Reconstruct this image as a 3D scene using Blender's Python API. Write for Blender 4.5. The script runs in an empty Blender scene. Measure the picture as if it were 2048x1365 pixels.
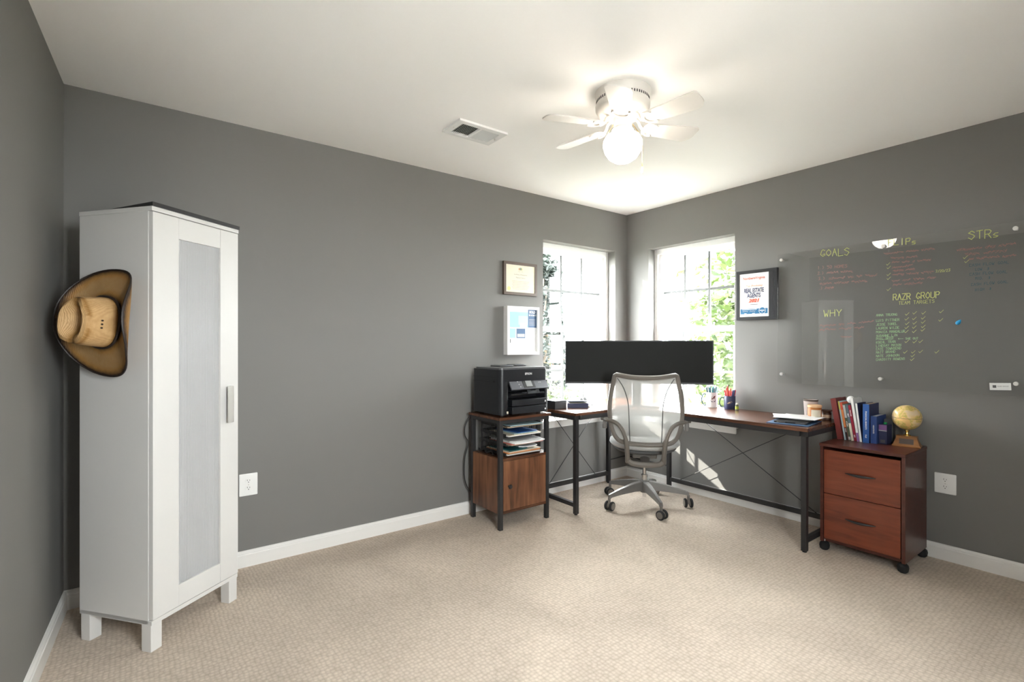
import bpy, bmesh, math, random
from mathutils import Vector, Matrix
random.seed(7)
S = bpy.context.scene
COL = S.collection
R = math.radians

# ------------------------------------------------------------------ camera
cd = bpy.data.cameras.new('camera'); cam = bpy.data.objects.new('camera', cd); COL.objects.link(cam)
cd.sensor_width = 36.0; cd.lens = 1004.0 / 2048.0 * 36.0
cd.shift_y = 5.5 / 2048.0
cd.clip_start = 0.02; cd.clip_end = 400
cam.location = (-3.70, -3.11, 1.234); cam.rotation_euler = (R(90), 0, R(-37.08))
S.camera = cam

# ------------------------------------------------------------------ sky, sun, exposure
W = bpy.data.worlds.new('sky'); S.world = W; W.use_nodes = True
bg = W.node_tree.nodes['Background']
bg.inputs['Color'].default_value = (0.965, 0.985, 1.0, 1); bg.inputs['Strength'].default_value = 8.0
sd = bpy.data.lights.new('sun', 'SUN'); sun = bpy.data.objects.new('sun', sd); COL.objects.link(sun)
sd.energy = 2.2; sd.angle = R(0.6); sd.color = (1.0, 0.95, 0.86)
sun.location = (-6, 8, 6)
sun.rotation_euler = Vector((.22, -.255, -.145)).to_track_quat('-Z', 'Y').to_euler()
def portal(loc, direc, w, h):
    l = bpy.data.lights.new('window_portal', 'AREA'); l.shape = 'RECTANGLE'; l.size = w; l.size_y = h
    l.cycles.is_portal = True
    o = bpy.data.objects.new('window_portal', l); COL.objects.link(o); o.location = loc
    o.rotation_euler = Vector(direc).to_track_quat('-Z', 'Z').to_euler()
portal((-.60, .145, 1.34), (0, -1, 0), .86, 1.48)
portal((.145, -.65, 1.34), (-1, 0, 0), .82, 1.48)
portal((-3.0, -3.72, 1.46), (0, 1, 0), .76, 1.20)  # portal of the added fill window
LAMP = 2.7                     # radiance of the lit ceiling-fan globe
vs = S.view_settings
vs.view_transform = 'Standard'; vs.look = 'None'; vs.exposure = 3.0; vs.gamma = 1.0; vs.use_curve_mapping = False
S.cycles.max_bounces = 10; S.cycles.diffuse_bounces = 6; S.cycles.transparent_max_bounces = 24
S.cycles.sample_clamp_indirect = 6.0
S.cycles.use_denoising = True
S.cycles.caustics_reflective = False; S.cycles.caustics_refractive = False

# ------------------------------------------------------------------ materials
def nmat(name):
    m = bpy.data.materials.new(name); m.use_nodes = True
    nt = m.node_tree
    return m, nt, nt.nodes, nt.links, nt.nodes['Principled BSDF']
def c4(c): return (c[0], c[1], c[2], 1)
def pm(name, col, rough=.5, metal=0.0, var=.06, scale=18.0, bump=0.0, spec=.5, stretch=(1, 1, 1)):
    m, nt, N, L, p = nmat(name)
    tc = N.new('ShaderNodeTexCoord'); mp = N.new('ShaderNodeMapping'); mp.inputs['Scale'].default_value = stretch
    nz = N.new('ShaderNodeTexNoise'); nz.inputs['Scale'].default_value = scale; nz.inputs['Detail'].default_value = 4
    mx = N.new('ShaderNodeMix'); mx.data_type = 'RGBA'
    mx.inputs['A'].default_value = c4([v * (1 - var) for v in col]); mx.inputs['B'].default_value = c4([min(1, v * (1 + var)) for v in col])
    L.new(tc.outputs['Object'], mp.inputs['Vector']); L.new(mp.outputs['Vector'], nz.inputs['Vector'])
    L.new(nz.outputs['Fac'], mx.inputs['Factor']); L.new(mx.outputs['Result'], p.inputs['Base Color'])
    p.inputs['Roughness'].default_value = rough; p.inputs['Metallic'].default_value = metal
    p.inputs['Specular IOR Level'].default_value = spec
    if bump:
        b = N.new('ShaderNodeBump'); b.inputs['Strength'].default_value = bump; b.inputs['Distance'].default_value = .002
        L.new(nz.outputs['Fac'], b.inputs['Height']); L.new(b.outputs['Normal'], p.inputs['Normal'])
    return m
def wood(name, dark, mid, light, stretch=(2, 30, 30), rough=.4, scale=1.0):
    m, nt, N, L, p = nmat(name)
    tc = N.new('ShaderNodeTexCoord'); mp = N.new('ShaderNodeMapping'); mp.inputs['Scale'].default_value = stretch
    nz = N.new('ShaderNodeTexNoise'); nz.inputs['Scale'].default_value = scale; nz.inputs['Detail'].default_value = 8; nz.inputs['Distortion'].default_value = .6
    n2 = N.new('ShaderNodeTexNoise'); n2.inputs['Scale'].default_value = 4.0; n2.inputs['Detail'].default_value = 3
    ad = N.new('ShaderNodeMath'); ad.operation = 'MULTIPLY_ADD'; ad.inputs[1].default_value = .5
    cr = N.new('ShaderNodeValToRGB'); e = cr.color_ramp.elements
    e[0].position = .40; e[0].color = c4(dark); e[1].position = .95; e[1].color = c4(light)
    k = e.new(.62); k.color = c4(mid)
    L.new(tc.outputs['Object'], mp.inputs['Vector']); L.new(mp.outputs['Vector'], nz.inputs['Vector']); L.new(tc.outputs['Object'], n2.inputs['Vector'])
    L.new(n2.outputs['Fac'], ad.inputs[0]); L.new(nz.outputs['Fac'], ad.inputs[2])
    sc = N.new('ShaderNodeMath'); sc.operation = 'MULTIPLY'; sc.inputs[1].default_value = .85
    L.new(ad.outputs[0], sc.inputs[0]); L.new(sc.outputs[0], cr.inputs['Fac']); L.new(cr.outputs['Color'], p.inputs['Base Color'])
    p.inputs['Roughness'].default_value = rough
    return m
def glassy(name, tint, ior=1.45, gain=1.0, rough=0.0):
    m, nt, N, L, p = nmat(name)
    out = N['Material Output']
    tr = N.new('ShaderNodeBsdfTransparent'); tr.inputs['Color'].default_value = c4(tint)
    gl = N.new('ShaderNodeBsdfGlossy'); gl.inputs['Roughness'].default_value = rough
    fr = N.new('ShaderNodeFresnel'); fr.inputs['IOR'].default_value = ior
    mu = N.new('ShaderNodeMath'); mu.operation = 'MULTIPLY'; mu.inputs[1].default_value = gain; mu.use_clamp = True
    nz = N.new('ShaderNodeTexNoise'); nz.inputs['Scale'].default_value = 3.0
    ms = N.new('ShaderNodeMixShader')
    ge = N.new('ShaderNodeNewGeometry'); iv = N.new('ShaderNodeMath'); iv.operation = 'SUBTRACT'; iv.inputs[0].default_value = 1.0
    m2 = N.new('ShaderNodeMath'); m2.operation = 'MULTIPLY'          # only the entry face reflects, the exit face lets light out
    L.new(ge.outputs['Backfacing'], iv.inputs[1]); L.new(fr.outputs[0], m2.inputs[0]); L.new(iv.outputs[0], m2.inputs[1])
    L.new(m2.outputs[0], mu.inputs[0]); L.new(mu.outputs[0], ms.inputs['Fac'])
    L.new(tr.outputs[0], ms.inputs[1]); L.new(gl.outputs[0], ms.inputs[2]); L.new(ms.outputs[0], out.inputs['Surface'])
    N.remove(p)
    return m

def carpet_mat():
    m, nt, N, L, p = nmat('carpet_loop')
    tc = N.new('ShaderNodeTexCoord'); mp = N.new('ShaderNodeMapping'); mp.inputs['Scale'].default_value = (60, 56, 1)
    L.new(tc.outputs['Object'], mp.inputs['Vector'])
    vo = N.new('ShaderNodeTexVoronoi'); vo.inputs['Scale'].default_value = 1.0; vo.inputs['Randomness'].default_value = .42
    L.new(mp.outputs['Vector'], vo.inputs['Vector'])
    n1 = N.new('ShaderNodeTexNoise'); n1.inputs['Scale'].default_value = 2.1; n1.inputs['Detail'].default_value = 4; n1.inputs['Distortion'].default_value = .7
    n2 = N.new('ShaderNodeTexNoise'); n2.inputs['Scale'].default_value = 260; n2.inputs['Detail'].default_value = 2
    L.new(tc.outputs['Object'], n1.inputs['Vector']); L.new(tc.outputs['Object'], n2.inputs['Vector'])
    cr = N.new('ShaderNodeValToRGB'); e = cr.color_ramp.elements
    e[0].position = .05; e[0].color = (.69, .595, .505, 1); e[1].position = .80; e[1].color = (.475, .40, .325, 1)  # shade in the crevices between loops is put into the colour
    L.new(vo.outputs['Distance'], cr.inputs['Fac'])
    r1 = N.new('ShaderNodeMapRange'); r1.inputs['From Min'].default_value = .3; r1.inputs['From Max'].default_value = .7; r1.inputs['To Min'].default_value = .88; r1.inputs['To Max'].default_value = 1.08
    L.new(n1.outputs['Fac'], r1.inputs['Value'])
    r2 = N.new('ShaderNodeMapRange'); r2.inputs['To Min'].default_value = .86; r2.inputs['To Max'].default_value = 1.14
    L.new(n2.outputs['Fac'], r2.inputs['Value'])
    mu = N.new('ShaderNodeMath'); mu.operation = 'MULTIPLY'; L.new(r1.outputs[0], mu.inputs[0]); L.new(r2.outputs[0], mu.inputs[1])
    vm = N.new('ShaderNodeVectorMath'); vm.operation = 'SCALE'; L.new(cr.outputs['Color'], vm.inputs[0]); L.new(mu.outputs[0], vm.inputs['Scale'])
    L.new(vm.outputs[0], p.inputs['Base Color'])
    b = N.new('ShaderNodeBump'); b.inputs['Strength'].default_value = .55; b.inputs['Distance'].default_value = .006; b.invert = True
    L.new(vo.outputs['Distance'], b.inputs['Height']); L.new(b.outputs['Normal'], p.inputs['Normal'])
    p.inputs['Roughness'].default_value = .95; p.inputs['Specular IOR Level'].default_value = .1
    return m

def leaf_mat(name, col, var):
    m, nt, N, L, p = nmat(name)
    tc = N.new('ShaderNodeTexCoord'); nz = N.new('ShaderNodeTexNoise'); nz.inputs['Scale'].default_value = 2.5; nz.inputs['Detail'].default_value = 5
    cr = N.new('ShaderNodeValToRGB'); e = cr.color_ramp.elements
    e[0].position = .35; e[0].color = c4(col); e[1].position = .65; e[1].color = c4(var)
    L.new(tc.outputs['Object'], nz.inputs['Vector']); L.new(nz.outputs['Fac'], cr.inputs['Fac'])
    tl = N.new('ShaderNodeBsdfTranslucent'); ms = N.new('ShaderNodeMixShader'); ms.inputs['Fac'].default_value = .4
    L.new(cr.outputs['Color'], p.inputs['Base Color']); L.new(cr.outputs['Color'], tl.inputs['Color'])
    L.new(p.outputs[0], ms.inputs[1]); L.new(tl.outputs[0], ms.inputs[2]); L.new(ms.outputs[0], N['Material Output'].inputs['Surface'])
    p.inputs['Roughness'].default_value = .6
    return m

def straw_mat(name, c_light, c_dark):
    m, nt, N, L, p = nmat(name)
    at = N.new('ShaderNodeAttribute'); at.attribute_name = 'burn'
    tc = N.new('ShaderNodeTexCoord')
    nz = N.new('ShaderNodeTexNoise'); nz.inputs['Scale'].default_value = 55; nz.inputs['Detail'].default_value = 5
    wv = N.new('ShaderNodeTexWave'); wv.inputs['Scale'].default_value = 70; wv.inputs['Distortion'].default_value = 3
    L.new(tc.outputs['Object'], nz.inputs['Vector']); L.new(tc.outputs['Object'], wv.inputs['Vector'])
    ma = N.new('ShaderNodeMath'); ma.operation = 'MULTIPLY_ADD'; ma.inputs[1].default_value = .35; ma.inputs[2].default_value = -.17
    L.new(nz.outputs['Fac'], ma.inputs[0])
    a2 = N.new('ShaderNodeMath'); a2.operation = 'MULTIPLY_ADD'; a2.inputs[1].default_value = .08
    L.new(wv.outputs['Fac'], a2.inputs[0]); L.new(ma.outputs[0], a2.inputs[2])
    ad = N.new('ShaderNodeMath'); ad.operation = 'ADD'; ad.use_clamp = True
    L.new(at.outputs['Fac'], ad.inputs[0]); L.new(a2.outputs[0], ad.inputs[1])
    cr = N.new('ShaderNodeValToRGB'); e = cr.color_ramp.elements
    e[0].position = 0; e[0].color = c4(c_light); e[1].position = 1; e[1].color = c4(c_dark)
    k = e.new(.5); k.color = (.30, .15, .035, 1)
    L.new(ad.outputs[0], cr.inputs['Fac']); L.new(cr.outputs['Color'], p.inputs['Base Color'])
    b = N.new('ShaderNodeBump'); b.inputs['Strength'].default_value = .4; b.inputs['Distance'].default_value = .002
    L.new(wv.outputs['Fac'], b.inputs['Height']); L.new(b.outputs['Normal'], p.inputs['Normal'])
    p.inputs['Roughness'].default_value = .6
    return m

def fabric_mesh_mat():
    m, nt, N, L, p = nmat('chair_mesh')
    tr = N.new('ShaderNodeBsdfTransparent'); tl = N.new('ShaderNodeBsdfTranslucent'); df = N.new('ShaderNodeBsdfDiffuse')
    tc = N.new('ShaderNodeTexCoord'); ck = N.new('ShaderNodeTexWave'); ck.inputs['Scale'].default_value = 160
    L.new(tc.outputs['Object'], ck.inputs['Vector'])
    cr = N.new('ShaderNodeMapRange'); cr.inputs['To Min'].default_value = .46; cr.inputs['To Max'].default_value = .60
    L.new(ck.outputs['Fac'], cr.inputs['Value'])
    tl.inputs['Color'].default_value = (.42, .41, .39, 1); df.inputs['Color'].default_value = (.66, .65, .62, 1)
    m1 = N.new('ShaderNodeMixShader'); m1.inputs['Fac'].default_value = .55
    m2 = N.new('ShaderNodeMixShader')
    L.new(df.outputs[0], m1.inputs[1]); L.new(tl.outputs[0], m1.inputs[2])
    L.new(cr.outputs[0], m2.inputs['Fac']); L.new(tr.outputs[0], m2.inputs[1]); L.new(m1.outputs[0], m2.inputs[2])
    L.new(m2.outputs[0], N['Material Output'].inputs['Surface']); N.remove(p)
    return m

def frosted_mat():
    m, nt, N, L, p = nmat('ribbed_frosted_panel')
    tc = N.new('ShaderNodeTexCoord'); nz = N.new('ShaderNodeTexNoise'); nz.inputs['Scale'].default_value = 400
    L.new(tc.outputs['Object'], nz.inputs['Vector'])
    b = N.new('ShaderNodeBump'); b.inputs['Strength'].default_value = .15; b.inputs['Distance'].default_value = .001
    L.new(nz.outputs['Fac'], b.inputs['Height'])
    tr = N.new('ShaderNodeBsdfTranslucent'); tr.inputs['Color'].default_value = (.86, .87, .89, 1)
    df = N.new('ShaderNodeBsdfDiffuse'); df.inputs['Color'].default_value = (.82, .825, .84, 1)
    gl = N.new('ShaderNodeBsdfGlossy'); gl.inputs['Roughness'].default_value = .25
    rf = N.new('ShaderNodeBsdfRefraction'); rf.inputs['Roughness'].default_value = .35; rf.inputs['IOR'].default_value = 1.08; rf.inputs['Color'].default_value = (.9, .9, .92, 1)
    for s in (df, gl, rf): L.new(b.outputs['Normal'], s.inputs['Normal'])
    m1 = N.new('ShaderNodeMixShader'); m1.inputs['Fac'].default_value = .25
    L.new(df.outputs[0], m1.inputs[1]); L.new(tr.outputs[0], m1.inputs[2])
    m2 = N.new('ShaderNodeMixShader'); m2.inputs['Fac'].default_value = .32
    L.new(m1.outputs[0], m2.inputs[1]); L.new(rf.outputs[0], m2.inputs[2])
    m3 = N.new('ShaderNodeMixShader'); m3.inputs['Fac'].default_value = .05
    L.new(m2.outputs[0], m3.inputs[1]); L.new(gl.outputs[0], m3.inputs[2])
    L.new(m3.outputs[0], N['Material Output'].inputs['Surface']); N.remove(p)
    return m

def emit_mat(name, col, strength):
    m, nt, N, L, p = nmat(name)
    p.inputs['Base Color'].default_value = (.9, .9, .88, 1)
    p.inputs['Emission Color'].default_value = c4(col); p.inputs['Emission Strength'].default_value = strength
    return m

def globe_map_mat():
    m, nt, N, L, p = nmat('globe_map')
    tc = N.new('ShaderNodeTexCoord'); nz = N.new('ShaderNodeTexNoise'); nz.inputs['Scale'].default_value = 17; nz.inputs['Detail'].default_value = 5; nz.inputs['Distortion'].default_value = .4
    L.new(tc.outputs['Object'], nz.inputs['Vector'])
    cr = N.new('ShaderNodeValToRGB'); e = cr.color_ramp.elements
    e[0].position = .46; e[0].color = (.86, .56, .22, 1); e[1].position = .60; e[1].color = (.80, .62, .40, 1)
    k = e.new(.50); k.color = (.50, .42, .10, 1); k = e.new(.53); k.color = (.78, .55, .20, 1)
    L.new(nz.outputs['Fac'], cr.inputs['Fac']); L.new(cr.outputs['Color'], p.inputs['Base Color'])
    p.inputs['Roughness'].default_value = .3
    return m

M = {}
M['wall'] = pm('grey_wall_paint', (.203, .198, .190), rough=.75, var=.015, scale=160, bump=.08, spec=.25)
M['ceil'] = pm('white_ceiling_paint', (.93, .92, .905), rough=.9, var=.01, scale=120, spec=.1)
M['carpet'] = carpet_mat()
M['trim'] = pm('white_trim_paint', (.82, .81, .79), rough=.4, var=.01)
M['vinyl'] = pm('white_vinyl', (.85, .85, .84), rough=.35, var=.01)
M['vinyl_tan'] = pm('backlit_sash_vinyl', (.72, .67, .58), rough=.4, var=.02)  # unused; tan holds the warm backlight on the lower sash
M['muntin'] = pm('backlit_muntin', (.10, .105, .10), rough=.5, var=.03)  # white bars darkened in the colour to look backlit
M['pin'] = pm('satin_pin', (.72, .71, .69), rough=.3, metal=.25, var=.03)
M['pane'] = glassy('window_glass', (.97, .985, .98))
M['board_glass'] = glassy('glass_board', (.985, .988, .986), ior=1.5, gain=2.0)
M['pic_glass'] = glassy('picture_glass', (1, 1, 1), ior=1.45)
M['white_lam'] = pm('white_laminate', (.67, .66, .645), rough=.38, var=.01, scale=60)
M['white_gloss'] = pm('white_gloss', (.85, .85, .84), rough=.25, var=.01)
M['frost'] = frosted_mat()
M['silver'] = pm('brushed_silver', (.62, .60, .57), rough=.35, metal=.5, var=.03)
M['black'] = pm('black_plastic', (.018, .018, .02), rough=.4, var=.2)
M['black_matte'] = pm('black_matte', (.012, .012, .013), rough=.7, var=.2)
M['black_metal'] = pm('black_powder_metal', (.030, .029, .030), rough=.45, metal=.2, var=.2, scale=60)
M['screen'] = pm('screen_black', (.009, .009, .008), rough=.5, var=.02, spec=.15)
M['printer'] = pm('printer_black', (.011, .012, .015), rough=.36, var=.15, scale=200, bump=.05)
M['panel_grey'] = pm('printer_panel', (.12, .125, .14), rough=.35, metal=.3, var=.04)
M['lcd'] = pm('lcd_screen', (.30, .31, .31), rough=.3, var=.05)
M['printer_top'] = pm('printer_lid', (.10, .10, .105), rough=.3, var=.05)
M['rustic_x'] = wood('rustic_wood_along_x', (.035, .014, .008), (.095, .038, .020), (.19, .08, .04), (2, 26, 26), rough=.26)
M['rustic_y'] = wood('rustic_wood_along_y', (.035, .014, .008), (.095, .038, .020), (.19, .08, .04), (26, 2, 26), rough=.26)
M['rustic_z'] = wood('rustic_wood_upright', (.045, .016, .008), (.165, .065, .029), (.32, .145, .068), (26, 26, 2.2), rough=.42)
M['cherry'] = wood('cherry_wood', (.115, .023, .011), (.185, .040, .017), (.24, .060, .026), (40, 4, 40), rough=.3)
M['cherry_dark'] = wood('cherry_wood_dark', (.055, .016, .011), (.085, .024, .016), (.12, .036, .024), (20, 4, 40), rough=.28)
M['oak'] = wood('oak_base', (.16, .06, .015), (.33, .14, .04), (.46, .22, .08), (6, 30, 30), rough=.3)
M['grey_plastic'] = pm('warm_grey_plastic', (.165, .148, .13), rough=.4, var=.04)
M['alu'] = pm('grey_aluminium', (.20, .19, .18), rough=.35, metal=.35, var=.05)
M['chrome'] = pm('chrome', (.75, .75, .75), rough=.12, metal=1, var=.02)
M['brass'] = pm('brass', (.80, .55, .18), rough=.2, metal=1, var=.03)
M['seat_fab'] = pm('seat_fabric', (.50, .50, .50), rough=.8, var=.06, scale=300, bump=.2)
M['seat_edge'] = pm('seat_edge_dark', (.10, .10, .10), rough=.8, var=.1)
M['mesh'] = fabric_mesh_mat()
M['fan_white'] = pm('fan_white', (.70, .67, .63), rough=.42, var=.01)
M['globe_lit'] = emit_mat('lit_globe', (1.0, .90, .78), LAMP)
M['straw'] = straw_mat('straw', (.62, .40, .19), (.035, .012, .004))
M['straw_brim'] = straw_mat('straw_brim', (.36, .235, .11), (.02, .008, .003))
M['leather'] = pm('dark_leather', (.015, .008, .006), rough=.5, var=.2)
M['map'] = globe_map_mat()
for k, c in dict(paper=(.80, .80, .80), cream=(.72, .66, .52), maroon=(.17, .026, .022), yellow=(.62, .55, .08), lblue=(.42, .58, .62), red=(.62, .10, .05),
                 orange=(.70, .24, .07), dgreen=(.10, .115, .07), slate=(.10, .14, .17), crimson=(.30, .012, .035), bwhite=(.78, .77, .76),
                 purple=(.26, .12, .32), navy=(.022, .03, .10), blue=(.025, .10, .33), blue2=(.03, .07, .24), ink=(.03, .035, .09), green=(.01, .33, .09),
                 teal=(.012, .12, .13), dteal=(.008, .05, .065), pred=(.45, .03, .05), amber=(.42, .14, .02), amber_dark=(.06, .025, .012), candle=(.72, .45, .25),
                 tin=(.62, .55, .52), tan=(.50, .36, .24), skyb=(.30, .55, .72), dblue=(.05, .11, .22), band=(.012, .13, .28), dgrey=(.09, .09, .095),
                 lgrey=(.48, .48, .48), cable=(.012, .012, .012), brownf=(.095, .065, .05), cyan=(.01, .30, .60), lime=(.42, .48, .05), pgreen=(.20, .35, .20),
                 concrete=(.62, .60, .57), asphalt=(.16, .16, .155), grass=(.105, .105, .085), bark=(.04, .03, .02), pale_red=(.75, .25, .22), seal=(.66, .62, .25)).items():
    M[k] = pm('flat_' + k, c, rough=.5, var=.05, scale=40)
M['mk_y'] = pm('marker_yellow', (.62, .66, .22), rough=.6, var=.1, scale=90)
M['mk_g'] = pm('marker_green', (.36, .58, .30), rough=.6, var=.1, scale=90)
M['mk_r'] = pm('marker_red', (.38, .19, .17), rough=.6, var=.15, scale=90)
M['mk_t'] = pm('marker_teal', (.05, .11, .14), rough=.6, var=.1, scale=90)

# ------------------------------------------------------------------ mesh helpers
def nb(): return bmesh.new()
def box(bm, lo, hi, bev=0.0, mat=None, seg=2):
    x0, y0, z0 = lo; x1, y1, z1 = hi
    fl_ = bm.faces.layers.int.get('flat') or bm.faces.layers.int.new('flat')
    v = [bm.verts.new(p) for p in ((x0, y0, z0), (x1, y0, z0), (x1, y1, z0), (x0, y1, z0), (x0, y0, z1), (x1, y0, z1), (x1, y1, z1), (x0, y1, z1))]
    fs = [bm.faces.new([v[i] for i in f]) for f in ((3, 2, 1, 0), (4, 5, 6, 7), (0, 1, 5, 4), (1, 2, 6, 5), (2, 3, 7, 6), (3, 0, 4, 7))]
    vs_ = v
    if bev > 0:
        ed = list({e for f in fs for e in f.edges})
        r = bmesh.ops.bevel(bm, geom=ed, offset=bev, segments=seg, profile=.5, affect='EDGES')
        vs_ = list({w for f in r['faces'] for w in f.verts} | {w for w in v if w.is_valid})
        for f in sorted({f for w in vs_ if w.is_valid for f in w.link_faces}, key=lambda f: -f.calc_area())[:6]: f[fl_] = 1
    if mat is not None:
        bmesh.ops.transform(bm, matrix=mat, verts=[w for w in vs_ if w.is_valid])
    return bm
def cyl(bm, p0, p1, r0, r1=None, seg=16):
    if r1 is None: r1 = r0
    return tube(bm, [p0, p1], [r0, r1], seg)
def tube(bm, pts, r, seg=10, closed=False, squash=1.0):
    P = [Vector(p) for p in pts]; n = len(P)
    rr = r if isinstance(r, (list, tuple)) else [r] * n
    rings = []; up = None
    for i in range(n):
        if closed: t = P[(i + 1) % n] - P[i - 1]
        else: t = P[min(i + 1, n - 1)] - P[max(i - 1, 0)]
        t.normalize()
        if up is None:
            up = Vector((0, 0, 1)) if abs(t.z) < .9 else Vector((1, 0, 0))
        a = t.cross(up)
        if a.length < 1e-5: a = t.cross(Vector((0, 1, 0)))
        a.normalize(); up = a.cross(t).normalized()
        rings.append([bm.verts.new(P[i] + (a * math.cos(2 * math.pi * k / seg) + up * math.sin(2 * math.pi * k / seg) * squash) * rr[i]) for k in range(seg)])
    m = n if closed else n - 1
    for i in range(m):
        A, B = rings[i], rings[(i + 1) % n]
        for k in range(seg): bm.faces.new((A[k], A[(k + 1) % seg], B[(k + 1) % seg], B[k]))
    if not closed:
        bm.faces.new(rings[0][::-1]); bm.faces.new(rings[-1])
    return bm
def lathe(bm, prof, seg=24, c=(0, 0, 0), cap=True):
    rings = []
    for r, z in prof:
        if r < 1e-6: rings.append([bm.verts.new((c[0], c[1], c[2] + z))])
        else: rings.append([bm.verts.new((c[0] + r * math.cos(2 * math.pi * k / seg), c[1] + r * math.sin(2 * math.pi * k / seg), c[2] + z)) for k in range(seg)])
    for A, B in zip(rings, rings[1:]):
        for k in range(seg):
            k2 = (k + 1) % seg
            if len(A) == 1 and len(B) == 1: continue
            if len(A) == 1: bm.faces.new((A[0], B[k2], B[k]))
            elif len(B) == 1: bm.faces.new((A[k], A[k2], B[0]))
            else: bm.faces.new((A[k], A[k2], B[k2], B[k]))
    if cap:
        if len(rings[0]) > 1: bm.faces.new(rings[0][::-1])
        if len(rings[-1]) > 1: bm.faces.new(rings[-1])
    return bm
def prism(bm, pts, z0, z1, mat=None):
    lo = [bm.verts.new((x, y, z0)) for x, y in pts]; hi = [bm.verts.new((x, y, z1)) for x, y in pts]
    n = len(pts)
    bm.faces.new(lo[::-1]); bm.faces.new(hi)
    for i in range(n): bm.faces.new((lo[i], lo[(i + 1) % n], hi[(i + 1) % n], hi[i]))
    if mat is not None: bmesh.ops.transform(bm, matrix=mat, verts=lo + hi)
    return bm
def spline(pts, n=6):
    P = [Vector(p) for p in pts]; out = []
    for i in range(len(P) - 1):
        p0 = P[max(i - 1, 0)]; p1 = P[i]; p2 = P[i + 1]; p3 = P[min(i + 2, len(P) - 1)]
        for k in range(n):
            t = k / n
            out.append(.5 * ((2 * p1) + (p2 - p0) * t + (2 * p0 - 5 * p1 + 4 * p2 - p3) * t * t + (3 * p1 - p0 - 3 * p2 + p3) * t ** 3))
    out.append(P[-1]); return out
def mesh_of(bm, mat, smooth=True):
    bmesh.ops.recalc_face_normals(bm, faces=bm.faces[:])
    lay = bm.faces.layers.int.get('flat'); flat = [i for i, f in enumerate(bm.faces) if f[lay]] if lay else []
    me = bpy.data.meshes.new('m'); bm.to_mesh(me); bm.free()
    if smooth:
        me.shade_smooth(); me.set_sharp_from_angle(angle=.61)
        for i in flat: me.polygons[i].use_smooth = False
    me.materials.append(M[mat] if isinstance(mat, str) else mat)
    return me
def link(name, me, parent=None, loc=None, rot=None):
    o = bpy.data.objects.new(name, me); COL.objects.link(o); me_ok = me
    if me_ok is not None and me_ok.users <= 1: me_ok.name = name
    if parent: o.parent = parent
    if loc: o.location = loc
    if rot: o.rotation_euler = rot
    return o
def obj(name, bm, mat, parent=None, smooth=True, loc=None, rot=None):
    return link(name, mesh_of(bm, mat, smooth), parent, loc, rot)
def thing(name, label, cat, loc=(0, 0, 0), rotz=0, group=None):
    o = bpy.data.objects.new(name, None); COL.objects.link(o); o.empty_display_size = .1
    o.location = loc; o.rotation_euler = (0, 0, rotz); return tag(o, label, cat, group)
def tag(o, label, cat, group=None):
    o['label'] = label; o['category'] = cat
    if group: o['group'] = group
    return o
def struct(o): o['kind'] = 'structure'; return o
def bx(name, lo, hi, mat, parent=None, bev=0.0, m=None): return obj(name, box(nb(), lo, hi, bev, m), mat, parent)
def label_part(o, label): o['label'] = label; return o
def text_mesh(s, size, mat, sx=1.0, bold=0.0, shear=0.0, align='CENTER', spacing=1.0):
    c = bpy.data.curves.new('t', 'FONT'); c.body = s; c.size = size; c.align_x = align; c.align_y = 'CENTER'; c.offset = bold; c.shear = shear; c.space_character = spacing
    c.resolution_u = 2
    o = bpy.data.objects.new('t', c); COL.objects.link(o)
    dg = bpy.context.evaluated_depsgraph_get(); dg.update()
    me = bpy.data.meshes.new_from_object(o.evaluated_get(dg))
    bpy.data.objects.remove(o); bpy.data.curves.remove(c)
    me.transform(Matrix.Diagonal((sx, 1, 1, 1)))
    me.materials.clear(); me.materials.append(M[mat])
    return me
FACE_R = (R(90), 0, R(-90))      # text plane facing -x, reading direction -y
FACE_B = (R(90), 0, 0)           # text plane facing -y, reading direction +x

# ================================================================== THE ROOM
H = 2.44; T = .15
LX = lambda y: -3.955 + .055 * y          # inner face of the left wall, slightly out of square
YF = -3.55
fl = struct(bx('floor', (-4.35, YF - .2, -.12), (.15, .15, 0), 'carpet'))
ce = struct(bx('ceiling', (-4.35, YF - .2, H), (.15, .15, H + .12), 'ceil'))
WB = (-1.033, -.160, .60, 2.085)          # left window opening in the back wall: x0, x1, z0, z1
WR = (-.249, -1.061, .60, 2.085)          # right window opening: y0, y1
b = nb()
box(b, (-4.35, 0, 0), (WB[0], T, H)); box(b, (WB[1], 0, 0), (T, T, H))
box(b, (WB[0], 0, 0), (WB[1], T, WB[2])); box(b, (WB[0], 0, WB[3]), (WB[1], T, H))
struct(obj('wall_back', b, 'wall', smooth=False))
b = nb()
 
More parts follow.
